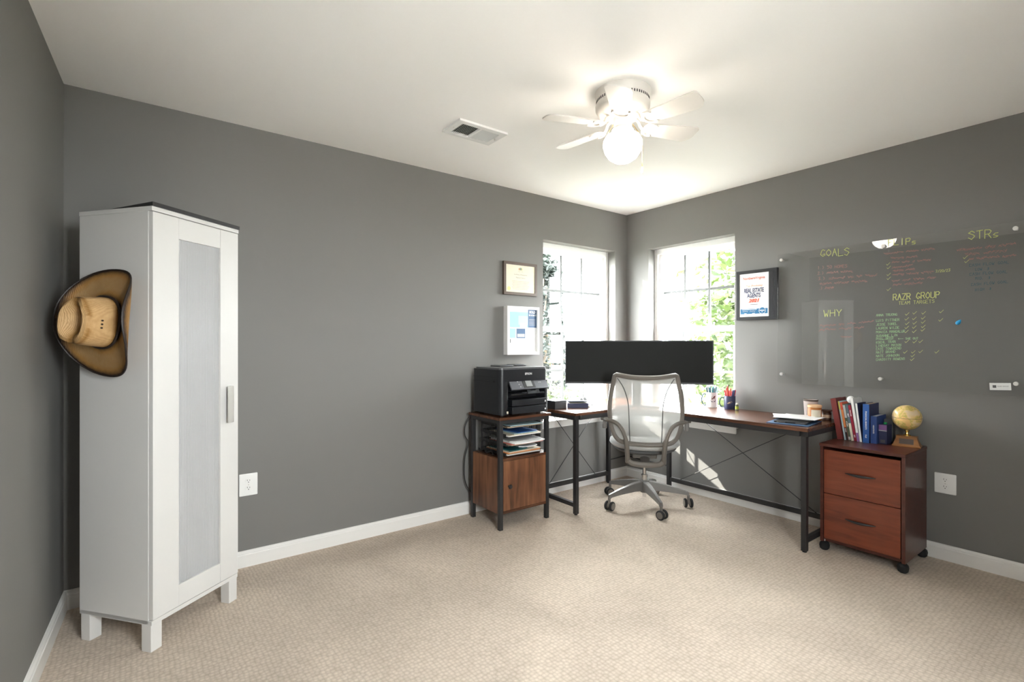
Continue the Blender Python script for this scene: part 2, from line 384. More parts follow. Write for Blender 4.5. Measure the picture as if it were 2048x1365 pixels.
box(b, (0, WR[0], 0), (T, 0, H)); box(b, (0, YF - .2, 0), (T, WR[1], H))
box(b, (0, WR[1], 0), (T, WR[0], WR[2])); box(b, (0, WR[1], WR[3]), (T, WR[0], H))
struct(obj('wall_right', b, 'wall', smooth=False))
b = nb(); prism(b, [(LX(0), 0), (LX(0) - .2, 0), (LX(YF) - .2, YF - .05), (LX(YF), YF - .05)], 0, H)
struct(obj('wall_left', b, 'wall', smooth=False))
b = nb(); WF = (-3.37, -2.63, .88, 2.05)      # unseen window added behind the camera for fill light
box(b, (-4.35, YF - .15, 0), (WF[0], YF, H)); box(b, (WF[1], YF - .15, 0), (0, YF, H)); box(b, (WF[0], YF - .15, 0), (WF[1], YF, WF[2])); box(b, (WF[0], YF - .15, WF[3]), (WF[1], YF, H))
struct(obj('wall_front', b, 'wall', smooth=False))
def baseboard(name, p, q, nrm):
    d = (Vector(q) - Vector(p)); L_ = d.length; ang = math.atan2(d.y, d.x)
    prof = [(0, 0), (.015, 0), (.015, .066), (.012, .070), (.012, .077), (.007, .085), (0, .088)]
    bm = nb(); A = []; B = []
    for t, z in prof:
        A.append(bm.verts.new((p[0] + nrm[0] * t, p[1] + nrm[1] * t, z))); B.append(bm.verts.new((q[0] + nrm[0] * t, q[1] + nrm[1] * t, z)))
    n = len(prof)
    for i in range(n): bm.faces.new((A[i], A[(i + 1) % n], B[(i + 1) % n], B[i]))
    bm.faces.new(A); bm.faces.new(B[::-1])
    struct(obj(name, bm, 'trim', smooth=False))
baseboard('baseboard_back', (LX(0), 0), (0, 0), (0, -1))
baseboard('baseboard_right', (0, 0), (0, YF), (-1, 0))
baseboard('baseboard_left', (LX(YF), YF), (LX(0), 0), (.9985, -.055))
baseboard('baseboard_front', (LX(YF), YF), (0, YF), (0, 1))

def window(name, loc, rotz, w, z0, z1):
    t = bpy.data.objects.new(name, None); COL.objects.link(t); t.location = loc; t.rotation_euler = (0, 0, rotz); struct(t)
    b = nb(); fw = .032
    box(b, (0, .088, z0), (fw, .148, z1)); box(b, (w - fw, .088, z0), (w, .148, z1))
    box(b, (fw, .088, z1 - .045), (w - fw, .148, z1)); box(b, (fw, .088, z0), (w - fw, .148, z0 + .03))
    obj('window_frame', b, 'vinyl', t, smooth=False)
    zm = (z0 + z1) / 2 + .002; gx0 = fw; gx1 = w - fw
    for k, (a, c, y0, y1) in enumerate(((zm - .008, z1 - .045, .118, .142), (z0 + .03, zm + .030, .094, .118))):
        sash = obj('sash', box(nb(), (gx0, y0, a), (gx1, y1, a + .045)), 'vinyl', t, smooth=False)
        st = .030
        obj('rail', box(nb(), (gx0, y0, c - .038), (gx1, y1, c)), 'vinyl', sash, smooth=False)
        obj('stile', box(nb(), (gx0, y0, a + .045), (gx0 + st, y1, c - .038)), 'vinyl', sash, smooth=False)
        obj('stile', box(nb(), (gx1 - st, y0, a + .045), (gx1, y1, c - .038)), 'vinyl', sash, smooth=False)
        px0, px1, pz0, pz1 = gx0 + st, gx1 - st, a + .045, c - .038
        ym = (y0 + y1) / 2; pw = (px1 - px0) / 3; ph = (pz1 - pz0) / 2
        for i in (1, 2): obj('muntin', box(nb(), (px0 + pw * i - .010, ym - .007, pz0), (px0 + pw * i + .010, ym + .007, pz1)), 'muntin', sash, smooth=False)
        for i in range(3): obj('muntin', box(nb(), (px0 + pw * i + .010, ym - .006, pz0 + ph - .010), (px0 + pw * (i + 1) - .010, ym + .006, pz0 + ph + .010)), 'muntin', sash, smooth=False)
        me = mesh_of(box(nb(), (0, -.002, 0), (pw - .020, .002, ph - .010)), 'pane', False)
        for i in range(3):
            for j in range(2):
                link('pane', me, sash, (px0 + pw * i + .010, ym, pz0 + ph * j + (.010 if j else .0)))
    lk = nb(); box(lk, (w / 2 - .03, .085, zm + .030), (w / 2 + .03, .108, zm + .042), .004); cyl(lk, (w / 2, .094, zm + .04), (w / 2 + .012, .078, zm + .052), .006, .004, 8)
    obj('sash_lock', lk, 'vinyl', t)
    return t
window('window_1', (WB[0], 0, 0), 0, WB[1] - WB[0], WB[2], WB[3])
window('window_2', (0, WR[0], 0), R(-90), WR[0] - WR[1], WR[2], WR[3])
window('added_fill_window', (WF[1], YF, 0), R(180), WF[1] - WF[0], WF[2], WF[3])  # added out of view to let in fill light
b = nb(); box(b, (WB[0] - .03, -.03, .585), (WB[1] + .03, .09, .603), .004); box(b, (WB[0] - .015, -.016, .54), (WB[1] + .015, 0, .585), .003)
struct(obj('trim_1', b, 'trim'))
b = nb(); box(b, (-.03, WR[1] - .03, .585), (.09, WR[0] + .03, .603), .004); box(b, (-.016, WR[1] - .015, .54), (0, WR[0] + .015, .585), .003)
struct(obj('trim_2', b, 'trim'))

# ------------------------------------------------------------------ outside
g = struct(bx('lawn_ground', (-40, .6, -3.1), (70, 90, -3.0), 'grass'))
struct(bx('lawn_ground', (.6, -40, -3.1), (70, .6, -3.0), 'grass'))
struct(bx('bounce_ground', (-40, -60, -3.1), (.6, YF - .6, -3.0), 'concrete'))  # unseen pale ground added to bounce daylight up to the ceiling
st_ = obj('street', box(nb(), (-30, 16, -3.0), (70, 26, -2.97)), 'asphalt'); struct(st_)
def tree(label, loc, h, rx, rz, n, col, var, ls=.09, z0=-3.0, trunk=.1, lo=.25, seed=1, cat='tree', name='leafy_tree', group=None):
    rnd = random.Random(seed)
    t = thing(name, label, cat, (loc[0], loc[1], z0), 0, group)
    b = nb(); tube(b, spline([(0, 0, 0), (.05, .03, h * .35), (-.04, .02, h * .6), (0, 0, h * .92)], 4), [trunk * (1 - .055 * i) for i in range(13)], 8)
    for k in range(9):
        a = k * 2.4; zb = h * (.3 + .06 * k); tube(b, [(0, 0, zb), (math.cos(a) * rx * .45, math.sin(a) * rx * .45, zb + h * .08), (math.cos(a) * rx * .8, math.sin(a) * rx * .8, zb + h * .16)], [trunk * .4, trunk * .25, .01], 6)
    obj('trunk', b, 'bark', t)
    V = []; F = []
    cl = []
    for i in range(70):
        u = rnd.uniform(-1, 1); a = rnd.uniform(0, 6.283); q = math.sqrt(1 - u * u) * (.55 + .45 * rnd.random())
        cl.append((math.cos(a) * q * rx, math.sin(a) * q * rx, h * (lo + (1 - lo) * (u * .5 + .5)), rnd.uniform(.25, .5) * rx))
    for i in range(n):
        cx, cy, cz, cr = rnd.choice(cl)
        p = Vector((cx + rnd.gauss(0, cr * .5), cy + rnd.gauss(0, cr * .5), cz + rnd.gauss(0, cr * .5)))
        d = Vector((rnd.gauss(0, 1), rnd.gauss(0, 1), rnd.gauss(0, .6))).normalized(); e = d.cross(Vector((rnd.gauss(0, 1), rnd.gauss(0, 1), rnd.gauss(0, 1)))).normalized()
        s = ls * rnd.uniform(.6, 1.3); k = len(V)
        f = d.cross(e) * s * .12
        V += [p - d * s, p + e * s * .45 + f, p + d * s, p - e * s * .45 + f]; F.append((k, k + 1, k + 2, k + 3))
    me = bpy.data.meshes.new('foliage'); me.from_pydata([tuple(v) for v in V], [], F)
    me.materials.append(leaf_mat('leaves', col, var))
    o = link('foliage', me, t); o['kind'] = 'stuff'
    return t
G1, G2 = (.018, .034, .008), (.045, .062, .016)
tree('tall bright green leafy tree outside the right window', (5.4, .15), 7.2, 2.1, 3, 9000, G1, G2, .11, seed=3)
tree('wide pale green tree behind the tall tree outside the right window', (12.0, 3.8), 6.6, 2.6, 3, 6000, (.028, .045, .012), (.06, .07, .024), .14, seed=4)
tree('dark blue-green tree at the left edge of the left window', (4.15, 6.05), 6.3, .50, 3, 5000, (.005, .010, .009), (.014, .02, .015), .10, seed=5, lo=.3)
tree('low green shrub below the dark tree outside the left window', (2.55, 4.0), 3.3, 1.0, 1.5, 4500, (.012, .024, .008), (.035, .045, .014), .08, seed=6, lo=.1, name='shrub', cat='shrub')
tree('small orange autumn tree far across the street', (18.0, 23.0), 5.6, 1.7, 2, 2500, (.07, .03, .01), (.10, .06, .02), .2, seed=8)
tree('small yellow autumn tree far across the street', (13.2, 20.0), 4.9, 1.6, 2, 2500, (.08, .06, .015), (.10, .075, .03), .2, seed=9)

# ------------------------------------------------------------------ outlets
def outlet(label, loc, rotz, w, h):
    t = thing('wall_outlet', label, 'outlet', loc, rotz)       # local: x right, -y into the room, z up
    obj('cover_plate', box(nb(), (-w / 2, -.006, -h / 2), (w / 2, 0, h / 2), .004), 'white_gloss', t)
    for s in (1, -1):
        z = s * .020
        b = nb(); prism(b, [(.0165 * math.cos(a * math.pi / 8), max(-.0125, min(.0125, .0165 * math.sin(a * math.pi / 8)))) for a in range(16)], 0, .002, Matrix.Translation((0, -.006, z)) @ Matrix.Rotation(R(90), 4, 'X'))
        r = obj('receptacle', b, 'white_gloss', t)
        for x, hh in ((-.006, .008), (.006, .0065)): obj('slot', box(nb(), (x - .001, -.0086, z + .001), (x + .001, -.0079, z + .001 + hh)), 'black_matte', r, smooth=False)
        obj('ground_hole', cyl(nb(), (0, -.0079, z - .006), (0, -.0087, z - .006), .0024, seg=8), 'black_matte', r)
    obj('screw', cyl(nb(), (0, -.006, 0), (0, -.0072, 0), .003, seg=10), 'silver', t)
outlet('white wall outlet beside the white cabinet', (-3.187, 0, .452), 0, .092, .122)
outlet('white wall outlet right of the wooden filing cabinet', (0, -2.316, .436), R(-90), .097, .115)

# ------------------------------------------------------------------ ceiling vent
t = thing('ceiling_vent', 'white louvred air vent in the ceiling near the fan', 'vent', (-2.15, -.712, H))
b = nb(); w, d, iw, idp = .158, .098, .122, .066
for lo, hi in (((-w, -d), (w, -idp)), ((-w, idp), (w, d)), ((-w, -idp), (-iw, idp)), ((iw, -idp), (w, idp)), ((-.006, -idp), (.006, idp))):
    box(b, (lo[0], lo[1], -.013), (hi[0], hi[1], -.001))
obj('frame', b, 'white_gloss', t, smooth=False)
obj('duct_dark', box(nb(), (-iw, -idp, -.002), (iw, idp, -.0005)), 'black_matte', t, smooth=False)  # flat black sheet stands for the shade inside the opening
for s in (-1, 1):
    n = 10
    me = mesh_of(box(nb(), (-.0006, -idp, -.007), (.0006, idp, .007), mat=Matrix.Rotation(R(48 if s < 0 else -28), 4, 'Y')), 'white_gloss', False)
    for k in range(n): link('louver', me, t, (s * (.012 + .0105 * (k + .4)), 0, -.008))
obj('lever', box(nb(), (.126, -.012, -.024), (.132, -.008, -.012)), 'silver', t, smooth=False)
for x in (-.140, .140): obj('screw', cyl(nb(), (x, 0, -.013), (x, 0, -.0145), .004, seg=10), 'silver', t)

# ------------------------------------------------------------------ ceiling fan
FX, FY = -1.823, -1.507
t = thing('ceiling_fan', 'white six-blade hugger ceiling fan with lit globe lamp', 'ceiling fan', (FX, FY, H))
obj('canopy', lathe(nb(), [(.132, 0), (.132, -.012), (.127, -.02), (.124, -.05)], 40), 'fan_white', t)
b = nb(); lathe(b, [(.124, -.05), (.129, -.062), (.128, -.080), (.120, -.097), (.102, -.110), (.074, -.117), (.062, -.124), (0, -.124)], 40)
mh = obj('motor_housing', b, 'fan_white', t)
me = mesh_of(box(nb(), (-.0022, -.0012, -.006), (.0022, .0012, .006)), 'black_matte', False)
for k in range(60):
    a = 2 * math.pi * k / 60
    link('vent_slot', me, mh, (.1246 * math.cos(a), .1246 * math.sin(a), -.046), (0, 0, a + R(90)))
obj('switch_housing', lathe(nb(), [(.043, -.112), (.045, -.126), (.045, -.172), (.052, -.180), (.052, -.190), (0, -.190)], 28), 'fan_white', t)
gl = obj('lamp_globe', lathe(nb(), [(.047, -.184), (.056, -.196), (.080, -.212), (.0915, -.234), (.0925, -.256), (.085, -.284), (.068, -.311), (.041, -.330), (0, -.337)], 36, cap=False), 'globe_lit', t)
label_part(gl, 'glowing white glass globe')
R0, R1 = .128, .392; wi, wo = .042, .058
out = [(R0, -wi), (R1 - .02, -wo)] + [(R1 - .02 + .02 * math.sin(a * math.pi / 10), -wo + .02 - .02 * math.cos(a * math.pi / 10)) for a in range(1, 6)] \
    + [(R1 - .045 + .045 * math.cos(a * math.pi / 12), wo - .05 + .05 * math.sin(a * math.pi / 12)) for a in range(0, 7)] + [(R0, wi)] + [(R0 - .02 * math.sin(a * math.pi / 6), wi * math.cos(a * math.pi / 6)) for a in range(1, 6)]
pitch = Matrix.Rotation(R(-12), 4, 'X')
bl_me = mesh_of(prism(nb(), out, -.003, .003, Matrix.Translation((0, 0, -.160)) @ pitch), 'fan_white', False)
b = nb()
tube(b, spline([(.052, 0, -.116), (.082, 0, -.128), (.098, 0, -.156), (.120, 0, -.168)], 5), .0075, 8)
ring = [(.152 + .034 * math.cos(a), .040 * math.sin(a), -.166) for a in [R(70 + 22 * k) for k in range(11)]]
tube(b, ring, .006, 8)
bmesh.ops.transform(b, matrix=Matrix.Translation((0, 0, -.160)) @ pitch @ Matrix.Translation((0, 0, .160)), verts=[v for v in b.verts if v.co.x > .105])
ir_me = mesh_of(b, 'fan_white')
sc_me = mesh_of(lathe(nb(), [(.006, 0), (.006, -.003), (.003, -.005), (0, -.005)], 10), 'silver')
for k in range(6):
    a = R(-142 + 60 * k)
    ir = link('blade_iron', ir_me, t, (0, 0, 0), (0, 0, a))
    bl = link('blade', bl_me, t, (0, 0, 0), (0, 0, a))
    for s in (-1, 1): link('screw', sc_me, bl, (.165, s * .036, -.166 - s * .0076))
for (x, y, L_, nm) in ((.050, -.037, .20, 1), (-.045, .03, .09, 0)):
    ch = obj('pull_chain', tube(nb(), [(x * .78, y * .78, -.150), (x * 1.30, y * 1.30, -.195), (x * 1.52, y * 1.52, -.234), (x * 1.52, y * 1.52, -.155 - L_)], .0014, 6), 'brass', t)
    obj('pull_knob', lathe(nb(), [(.002, 0), (.004, -.004), (.007, -.016), (.0075, -.026), (.005, -.034), (0, -.036)], 12, (x * 1.52, y * 1.52, -.155 - L_)), 'white_gloss', ch)

# ================================================================== WHITE CABINET
CW, CD, CB, CT = .44, .385, .11, 1.784
t = thing('display_cabinet', 'tall white cabinet with a ribbed frosted door in the left corner', 'cabinet', (-3.637, -.652, 0), R(38.5))
# local: x along the front to the right, y to the back, z up
bx('side_panel', (0, .022, CB), (.018, CD, CT - .018), 'white_lam', t, .001)
bx('side_panel', (CW - .018, .022, CB), (CW, CD, CT - .018), 'white_lam', t, .001)
bx('back_panel', (.018, CD - .008, CB), (CW - .018, CD - .002, CT - .018), 'white_lam', t)
bx('top_panel', (-.002, .0, CT - .018), (CW + .002, CD, CT), 'white_lam', t, .001)
bx('bottom_panel', (0, .004, CB - .002), (CW, CD, CB + .016), 'white_lam', t, .001)
for z in (.48, .857, 1.164, 1.48): bx('shelf', (.019, .05, z - .016), (CW - .019, CD - .01, z), 'white_lam', t)
for x in (.0, CW - .048):
    for y in (.008, CD - .056): bx('leg', (x, y, 0), (x + .048, y + .048, CB), 'white_lam', t, .002)
z0, z1 = CB + .020, CT - .021
dr = bx('door', (.002, .0, z0), (.118, .020, z1), 'white_lam', t, .001); label_part(dr, 'white framed door')
bx('stile', (CW - .106, .0, z0), (CW - .002, .020, z1), 'white_lam', dr, .001)
bx('rail', (.1185, .0005, z1 - .088), (CW - .1065, .020, z1), 'white_lam', dr, .001)
bx('rail', (.1185, .0005, z0), (CW - .1065, .020, z0 + .088), 'white_lam', dr, .001)
bm = nb(); nr = 28; x0_, x1_ = .118, CW - .106; cols = []
for i in range(nr * 4 + 1):                       # vertical half-round flutes
    x = x0_ + (x1_ - x0_) * i / (nr * 4); y = .011 - .0011 * abs(math.sin(math.pi * i / 4))
    cols.append([bm.verts.new((x, y, z0 + .088)), bm.verts.new((x, y, z1 - .088)), bm.verts.new((x, .015, z1 - .088)), bm.verts.new((x, .015, z0 + .088))])
for P, Q in zip(cols, cols[1:]):
    for k in range(4): bm.faces.new((P[k], Q[k], Q[(k + 1) % 4], P[(k + 1) % 4]))
bm.faces.new(cols[0][::-1]); bm.faces.new(cols[-1])
label_part(obj('frosted_panel', bm, 'frost', dr, smooth=False), 'ribbed frosted plastic panel')
b = nb(); box(b, (CW - .085, -.024, .865), (CW - .052, -.019, 1.035), .001); box(b, (CW - .056, -.024, .865), (CW - .052, 0, 1.035), .001)
obj('handle', b, 'silver', dr)
t = tag(bx('storage_box', (.05, .12, .497), (.20, .33, .72), 'dgrey', None, .003), 'grey box blurred behind the frosted cabinet door', 'box')
t.location = (-3.637, -.652, 0); t.rotation_euler = (0, 0, R(38.5))
o = obj('flat_panel', prism(nb(), [(-.004, -.006), (CW + .002, -.006), (CW - .02, CD - .06), (.05, CD - .07)], CT, CT + .016), 'black', smooth=False)
o.location = (-3.637, -.652, 0); o.rotation_euler = (0, 0, R(38.5)); tag(o, 'flat black panel lying on top of the white cabinet', 'panel')

# ================================================================== COWBOY HAT
def hat():
    axis = Vector((-.765, -.644, .03)).normalized()
    up = Vector((.075, -.094, 1)); up = (up - axis * up.dot(axis)).normalized()
    xs = up.cross(axis).normalized()
    c = Vector((-3.788, -.550, 1.319))
    mat = Matrix(((xs.x, up.x, axis.x, c.x), (xs.y, up.y, axis.y, c.y), (xs.z, up.z, axis.z, c.z), (0, 0, 0, 1)))
    t = bpy.data.objects.new('cowboy_hat', None); COL.objects.link(t); t.matrix_world = mat; t.empty_display_size = .1
    tag(t, 'tan straw cowboy hat with dark edge hung on the cabinet side', 'hat')
    n = 72
    def brim_pt(a, s):
        ca, sa = math.cos(a), math.sin(a)
        ri = 1 / math.sqrt((ca / .080) ** 2 + (sa / .098) ** 2); ro = 1 / (abs(ca / .198) ** 2.2 + abs(sa / .215) ** 2.2) ** (1 / 2.2)
        x, y = ca * ri * (1 - s) + ca * ro * s, sa * ri * (1 - s) + sa * ro * s
        side = abs(ca) ** 1.5 * (.35 + .65 * (1 - abs(sa) ** 3))
        z = .060 * side * s ** 2.0 - .036 * abs(sa) ** 2 * s ** 1.3
        x *= 1 - .10 * side * s ** 2
        if ca > 0: z += .03 * side * max(0, sa + .35) * s ** 3; x *= 1 - .12 * max(0, sa + .2) * s ** 3
        return Vector((x, y, z))
    bm = nb(); lay = bm.verts.layers.float.new('burn'); rows = []
    ns = 12
    for j in range(ns + 1):
        s = j / ns; row = []
        for i in range(n):
            v = bm.verts.new(brim_pt(2 * math.pi * i / n, s)); v[lay] = max(0, (s - .60) / .40) ** 1.5 * .95 + max(0, (.34 - s) / .34) ** 1.3 * .9 + .14; row.append(v)
        rows.append(row)
    for A, B in zip(rows, rows[1:]):
        for i in range(n): bm.faces.new((A[i], A[(i + 1) % n], B[(i + 1) % n], B[i]))
    br = obj('brim', bm, 'straw_brim', t)
    sm = br.modifiers.new('thick', 'SOLIDIFY'); sm.thickness = .003
    label_part(br, 'curled straw brim scorched dark at the edge')
    obj('brim_edge', tube(nb(), [brim_pt(2 * math.pi * i / n, 1.0) for i in range(n)], .0032, 6, closed=True), 'leather', t)
    bm = nb(); lay = bm.verts.layers.float.new('burn'); rows = []
    nz = 16
    def crown_pt(a, k):
        ca, sa = math.cos(a), math.sin(a); e = 2.6
        u = k / nz
        if u < .68:
            q = u / .68; sc = 1 - .13 * q ** 1.5; z = .118 * q
        else:
            q = (u - .68) / .32; sc = .87 * (1 - q) ** .75 ; z = .118 + .014 * math.sin(min(1, q * 1.6) * math.pi) - .030 * q
        r = 1 / (abs(ca / .081) ** e + abs(sa / .099) ** e) ** (1 / e)
        x, y = ca * r * sc, sa * r * sc
        if u > .3:
            w = min(1, (u - .3) / .4)
            pin = math.exp(-((y - .075) / .035) ** 2); x *= 1 - .34 * w * pin
            z += -.020 * w * max(0, y / .1) if False else 0
        if u >= .60:
            w = min(1, (u - .60) / .10)
            z += w * (.016 * min(1, (abs(x) / .045)) - .012)
        return Vector((x, y, z))
    for k in range(nz + 1):
        if k == nz: rows.append([bm.verts.new(crown_pt(0, k))]); rows[-1][0][lay] = .15; continue
        row = []
        for i in range(n):
            p = crown_pt(2 * math.pi * i / n, k); v = bm.verts.new(p); u = k / nz
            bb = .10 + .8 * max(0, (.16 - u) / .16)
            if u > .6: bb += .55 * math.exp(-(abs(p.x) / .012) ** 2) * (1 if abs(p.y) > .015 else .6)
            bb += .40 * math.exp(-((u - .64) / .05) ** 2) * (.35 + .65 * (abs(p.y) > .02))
            v[lay] = min(1, bb); row.append(v)
        rows.append(row)
    for A, B in zip(rows, rows[1:]):
        for i in range(n):
            if len(B) == 1: bm.faces.new((A[i], A[(i + 1) % n], B[0]))
            else: bm.faces.new((A[i], A[(i + 1) % n], B[(i + 1) % n], B[i]))
    label_part(obj('crown', bm, 'straw', t), 'pinched straw crown')
    obj('hat_band', tube(nb(), [Vector((math.cos(a) * 1 / (abs(math.cos(a) / .083) ** 2.6 + abs(math.sin(a) / .101) ** 2.6) ** (1 / 2.6), math.sin(a) * 1 / (abs(math.cos(a) / .083) ** 2.6 + abs(math.sin(a) / .101) ** 2.6) ** (1 / 2.6), .009)) for a in [2 * math.pi * i / 60 for i in range(60)]], .0055, 6, closed=True), 'leather', t)
    for q in (-1, 0, 1):
        for sx in (1, -1):
            p = Vector((sx * .0765, q * .014 - .004, .070)); obj('eyelet', cyl(nb(), p - Vector((sx * .004, 0, 0)), p + Vector((sx * .0035, 0, 0)), .0034, seg=10), 'leather', t)
hat()

# ================================================================== PRINTER STAND
SX0, SX1, SY0, SY1, SZ = -1.785, -1.335, -.440, -.062, .745
t = thing('printer_stand', 'rustic wood printer stand with black metal legs and a door', 'stand', ((SX0 + SX1) / 2, (SY0 + SY1) / 2, 0))
hx, hy = (SX1 - SX0) / 2, (SY1 - SY0) / 2
bx('stand_top', (-hx, -hy, SZ - .018), (hx, hy, SZ), 'rustic_x', t, .002)
for sx in (-1, 1):
    for sy in (-1, 1):
        x, y = sx * (hx - .024), sy * (hy - .024)
        bx('leg', (x - .0135, y - .0135, 0), (x + .0135, y + .0135, SZ - .018), 'black_metal', t, .001)
for sy in (-1, 1): bx('rail', (-hx + .038, sy * (hy - .024) - .0125, SZ - .043), (hx - .038, sy * (hy - .024) + .0125, SZ - .0185), 'black_metal', t)
for sx in (-1, 1): bx('rail', (sx * (hx - .024) - .0125, -hy + .038, SZ - .043), (sx * (hx - .024) + .0125, hy - .038, SZ - .0185), 'black_metal', t)
zc0, zc1 = .105, .470
fx, fy = hx - .0385, hy - .012
bx('shelf', (-fx, -fy, zc1 - .016), (fx, fy, zc1), 'rustic_x', t, .001)
bx('cabinet_floor', (-fx, -fy, zc0), (fx, fy, zc0 + .016), 'rustic_x', t, .001)
for sx in (-1, 1): bx('side_panel', (min(sx * (hx - .012), sx * (hx - .028)), -hy + .039, zc0), (max(sx * (hx - .012), sx * (hx - .028)), hy - .039, zc1), 'rustic_z', t)
bx('back_panel', (-fx + .015, fy - .01, zc0 + .0165), (fx - .015, fy, zc1 - .0165), 'rustic_z', t)
d = bx('door', (-fx + .002, -fy - .001, zc0 + .018), (fx - .002, -fy + .015, zc1 - .018), 'rustic_z', t, .001)
b = nb(); lathe(b, [(.006, 0), (.006, .012), (.013, .016), (.015, .022), (.012, .027), (0, .028)], 16)
bmesh.ops.transform(b, matrix=Matrix.Translation((-fx + .045, -fy - .001, .285)) @ Matrix.Rotation(R(90), 4, 'X'), verts=b.verts[:])
obj('knob', b, 'black_metal', d)

# letter tray with papers
tx0, tx1, ty0, ty1 = -1.700, -1.395, -.395, -.095
t = thing('letter_tray', 'black four-tier letter tray inside the printer stand', 'letter tray', ((tx0 + tx1) / 2, (ty0 + ty1) / 2, .470))
wx, wy = (tx1 - tx0) / 2, (ty1 - ty0) / 2
tiers = [.004, .070, .132, .192]
for k, z in enumerate(tiers):
    b = nb(); box(b, (-wx, -wy, z), (wx, wy, z + .003)); box(b, (-wx, -wy, z), (-wx + .003, wy, z + .022)); box(b, (wx - .003, -wy, z), (wx, wy, z + .022)); box(b, (-wx, wy - .003, z), (wx, wy, z + .022))
    obj('tier', b, 'black_metal', t, smooth=False)
for sx in (-1, 1):
    b = nb(); x = sx * wx
    for y in (-wy * .35, wy - .012): box(b, (x - .002, y - .006, 0), (x + .002, y + .006, .238))
    box(b, (x - .002, -wy * .35, .228), (x + .002, wy - .012, .238))
    for q in range(10): box(b, (x - .0012, -wy * .3 + q * .018, .0), (x + .0012, -wy * .3 + q * .018 + .003, .235))
    obj('side_frame', b, 'black_metal', t, smooth=False)
def pile(label, cx, cy, z, specs):
    t = thing('paper_pile', label, 'papers', (cx, cy, z), 0, 'paper piles in the letter tray')
    zz = 0
    for (w, d, th, ang, col, ox, oy, bend) in specs:
        bm = nb(); n = 8; top = []; bot = []
        for i in range(n + 1):
            x = -w / 2 + w * i / n; dz = bend * (2 * x / w) ** 2
            bot.append([bm.verts.new((x, -d / 2, dz)), bm.verts.new((x, d / 2, dz))]); top.append([bm.verts.new((x, -d / 2, dz + th)), bm.verts.new((x, d / 2, dz + th))])
        for i in range(n):
            bm.faces.new((top[i][0], top[i + 1][0], top[i + 1][1], top[i][1])); bm.faces.new((bot[i][1], bot[i + 1][1], bot[i + 1][0], bot[i][0]))
            bm.faces.new((bot[i][0], bot[i + 1][0], top[i + 1][0], top[i][0])); bm.faces.new((bot[i + 1][1], bot[i][1], top[i][1], top[i + 1][1]))
        bm.faces.new((bot[0][1], bot[0][0], top[0][0], top[0][1])); bm.faces.new((bot[n][0], bot[n][1], top[n][1], top[n][0]))
        o = obj('paper', bm, col, t, smooth=False); o.location = (ox, oy, zz); o.rotation_euler = (0, 0, R(ang)); zz += th + .0004
cx, cy = (tx0 + tx1) / 2, (ty0 + ty1) / 2
pile('messy papers with orange and teal sheets in the lowest tray tier', cx, cy - .02, .4785, [(.285, .27, .008, 0, 'paper', 0, 0, 0), (.28, .27, .006, 1, 'tan', .0, -.006, 0), (.28, .26, .005, -2, 'orange', 0, -.012, 0), (.28, .26, .006, 2, 'cream', .004, -.01, 0), (.16, .22, .005, 6, 'teal', -.05, -.02, .003), (.15, .2, .008, -8, 'paper', .07, -.01, .006)])
pile('pale papers with a pink sheet in the second tray tier from below', cx, cy - .03, .5445, [(.28, .27, .005, 0, 'dgrey', 0, 0, 0), (.28, .27, .004, 2, 'tan', 0, -.02, 0), (.27, .27, .004, -2, 'pale_red', .004, -.03, .002), (.27, .27, .008, 2, 'paper', .004, -.045, .005), (.27, .26, .006, -2, 'lgrey', 0, -.02, .006)])
pile('blue brochures and papers in the second tray tier from the top', cx, cy - .03, .6065, [(.28, .27, .006, 0, 'paper', 0, 0, 0), (.28, .26, .005, 2, 'cream', 0, -.012, 0), (.20, .22, .004, -3, 'lblue', .02, -.02, 0), (.18, .24, .005, 4, 'blue', .03, .0, 0)])
pile('grey papers and brown folder in the top tray tier', cx, cy - .03, .6665, [(.28, .27, .004, 0, 'lgrey', 0, 0, 0), (.28, .26, .004, -3, 'tan', -.01, -.02, 0), (.27, .25, .004, 3, 'brownf', .0, -.01, 0), (.27, .26, .004, -3, 'lblue', .004, -.03, .0)])
# loose power cords behind the stand
o = obj('power_cord', tube(nb(), spline([(-1.735, -.048, .735), (-1.795, -.04, .66), (-1.80, -.035, .58), (-1.775, -.04, .52), (-1.80, -.035, .42), (-1.805, -.035, .30), (-1.79, -.04, .22), (-1.75, -.04, .16)], 6), .004, 6), 'cable')
tag(o, 'black power cord hanging behind the printer stand', 'cord')
t = tag(obj('cable_bundle', tube(nb(), spline([(-1.738, -.30, .4775), (-1.726, -.26, .491), (-1.738, -.22, .480), (-1.726, -.18, .493), (-1.738, -.14, .481), (-1.726, -.11, .487)], 5), .0055, 7), 'cable'), 'bunched black cable on the shelf of the printer stand', 'cable')

# ================================================================== PRINTER
PX0, PX1, PY0, PY1 = -1.762, -1.345, -.418, -.070
t = thing('printer', 'black inkjet printer with tilted control panel on wooden stand', 'printer', ((PX0 + PX1) / 2, (PY0 + PY1) / 2, SZ))
w, d = (PX1 - PX0) / 2, (PY1 - PY0) / 2
def rrect(x0, x1, y0, y1, r, n=5):
    P = []
    for cx_, cy_, a0 in ((x1 - r, y1 - r, 0), (x0 + r, y1 - r, 90), (x0 + r, y0 + r, 180), (x1 - r, y0 + r, 270)):
        P += [(cx_ + r * math.cos(R(a0 + 90 * k / n)), cy_ + r * math.sin(R(a0 + 90 * k / n))) for k in range(n + 1)]
    return P
b = nb()
oz = .012; rx0, rx1 = -w + .082, w - .024           # paper bay between these
def bodyprism(pts, z0, z1): prism(b, pts, z0, z1)
bodyprism(rrect(-w, w, -d, d, .035), .235, .315)                                # upper band
bodyprism([p for p in rrect(-w, rx0, -d, d, .035)], oz, .2355)
bodyprism(rrect(rx1, w, -d, d, .012), oz, .2355)
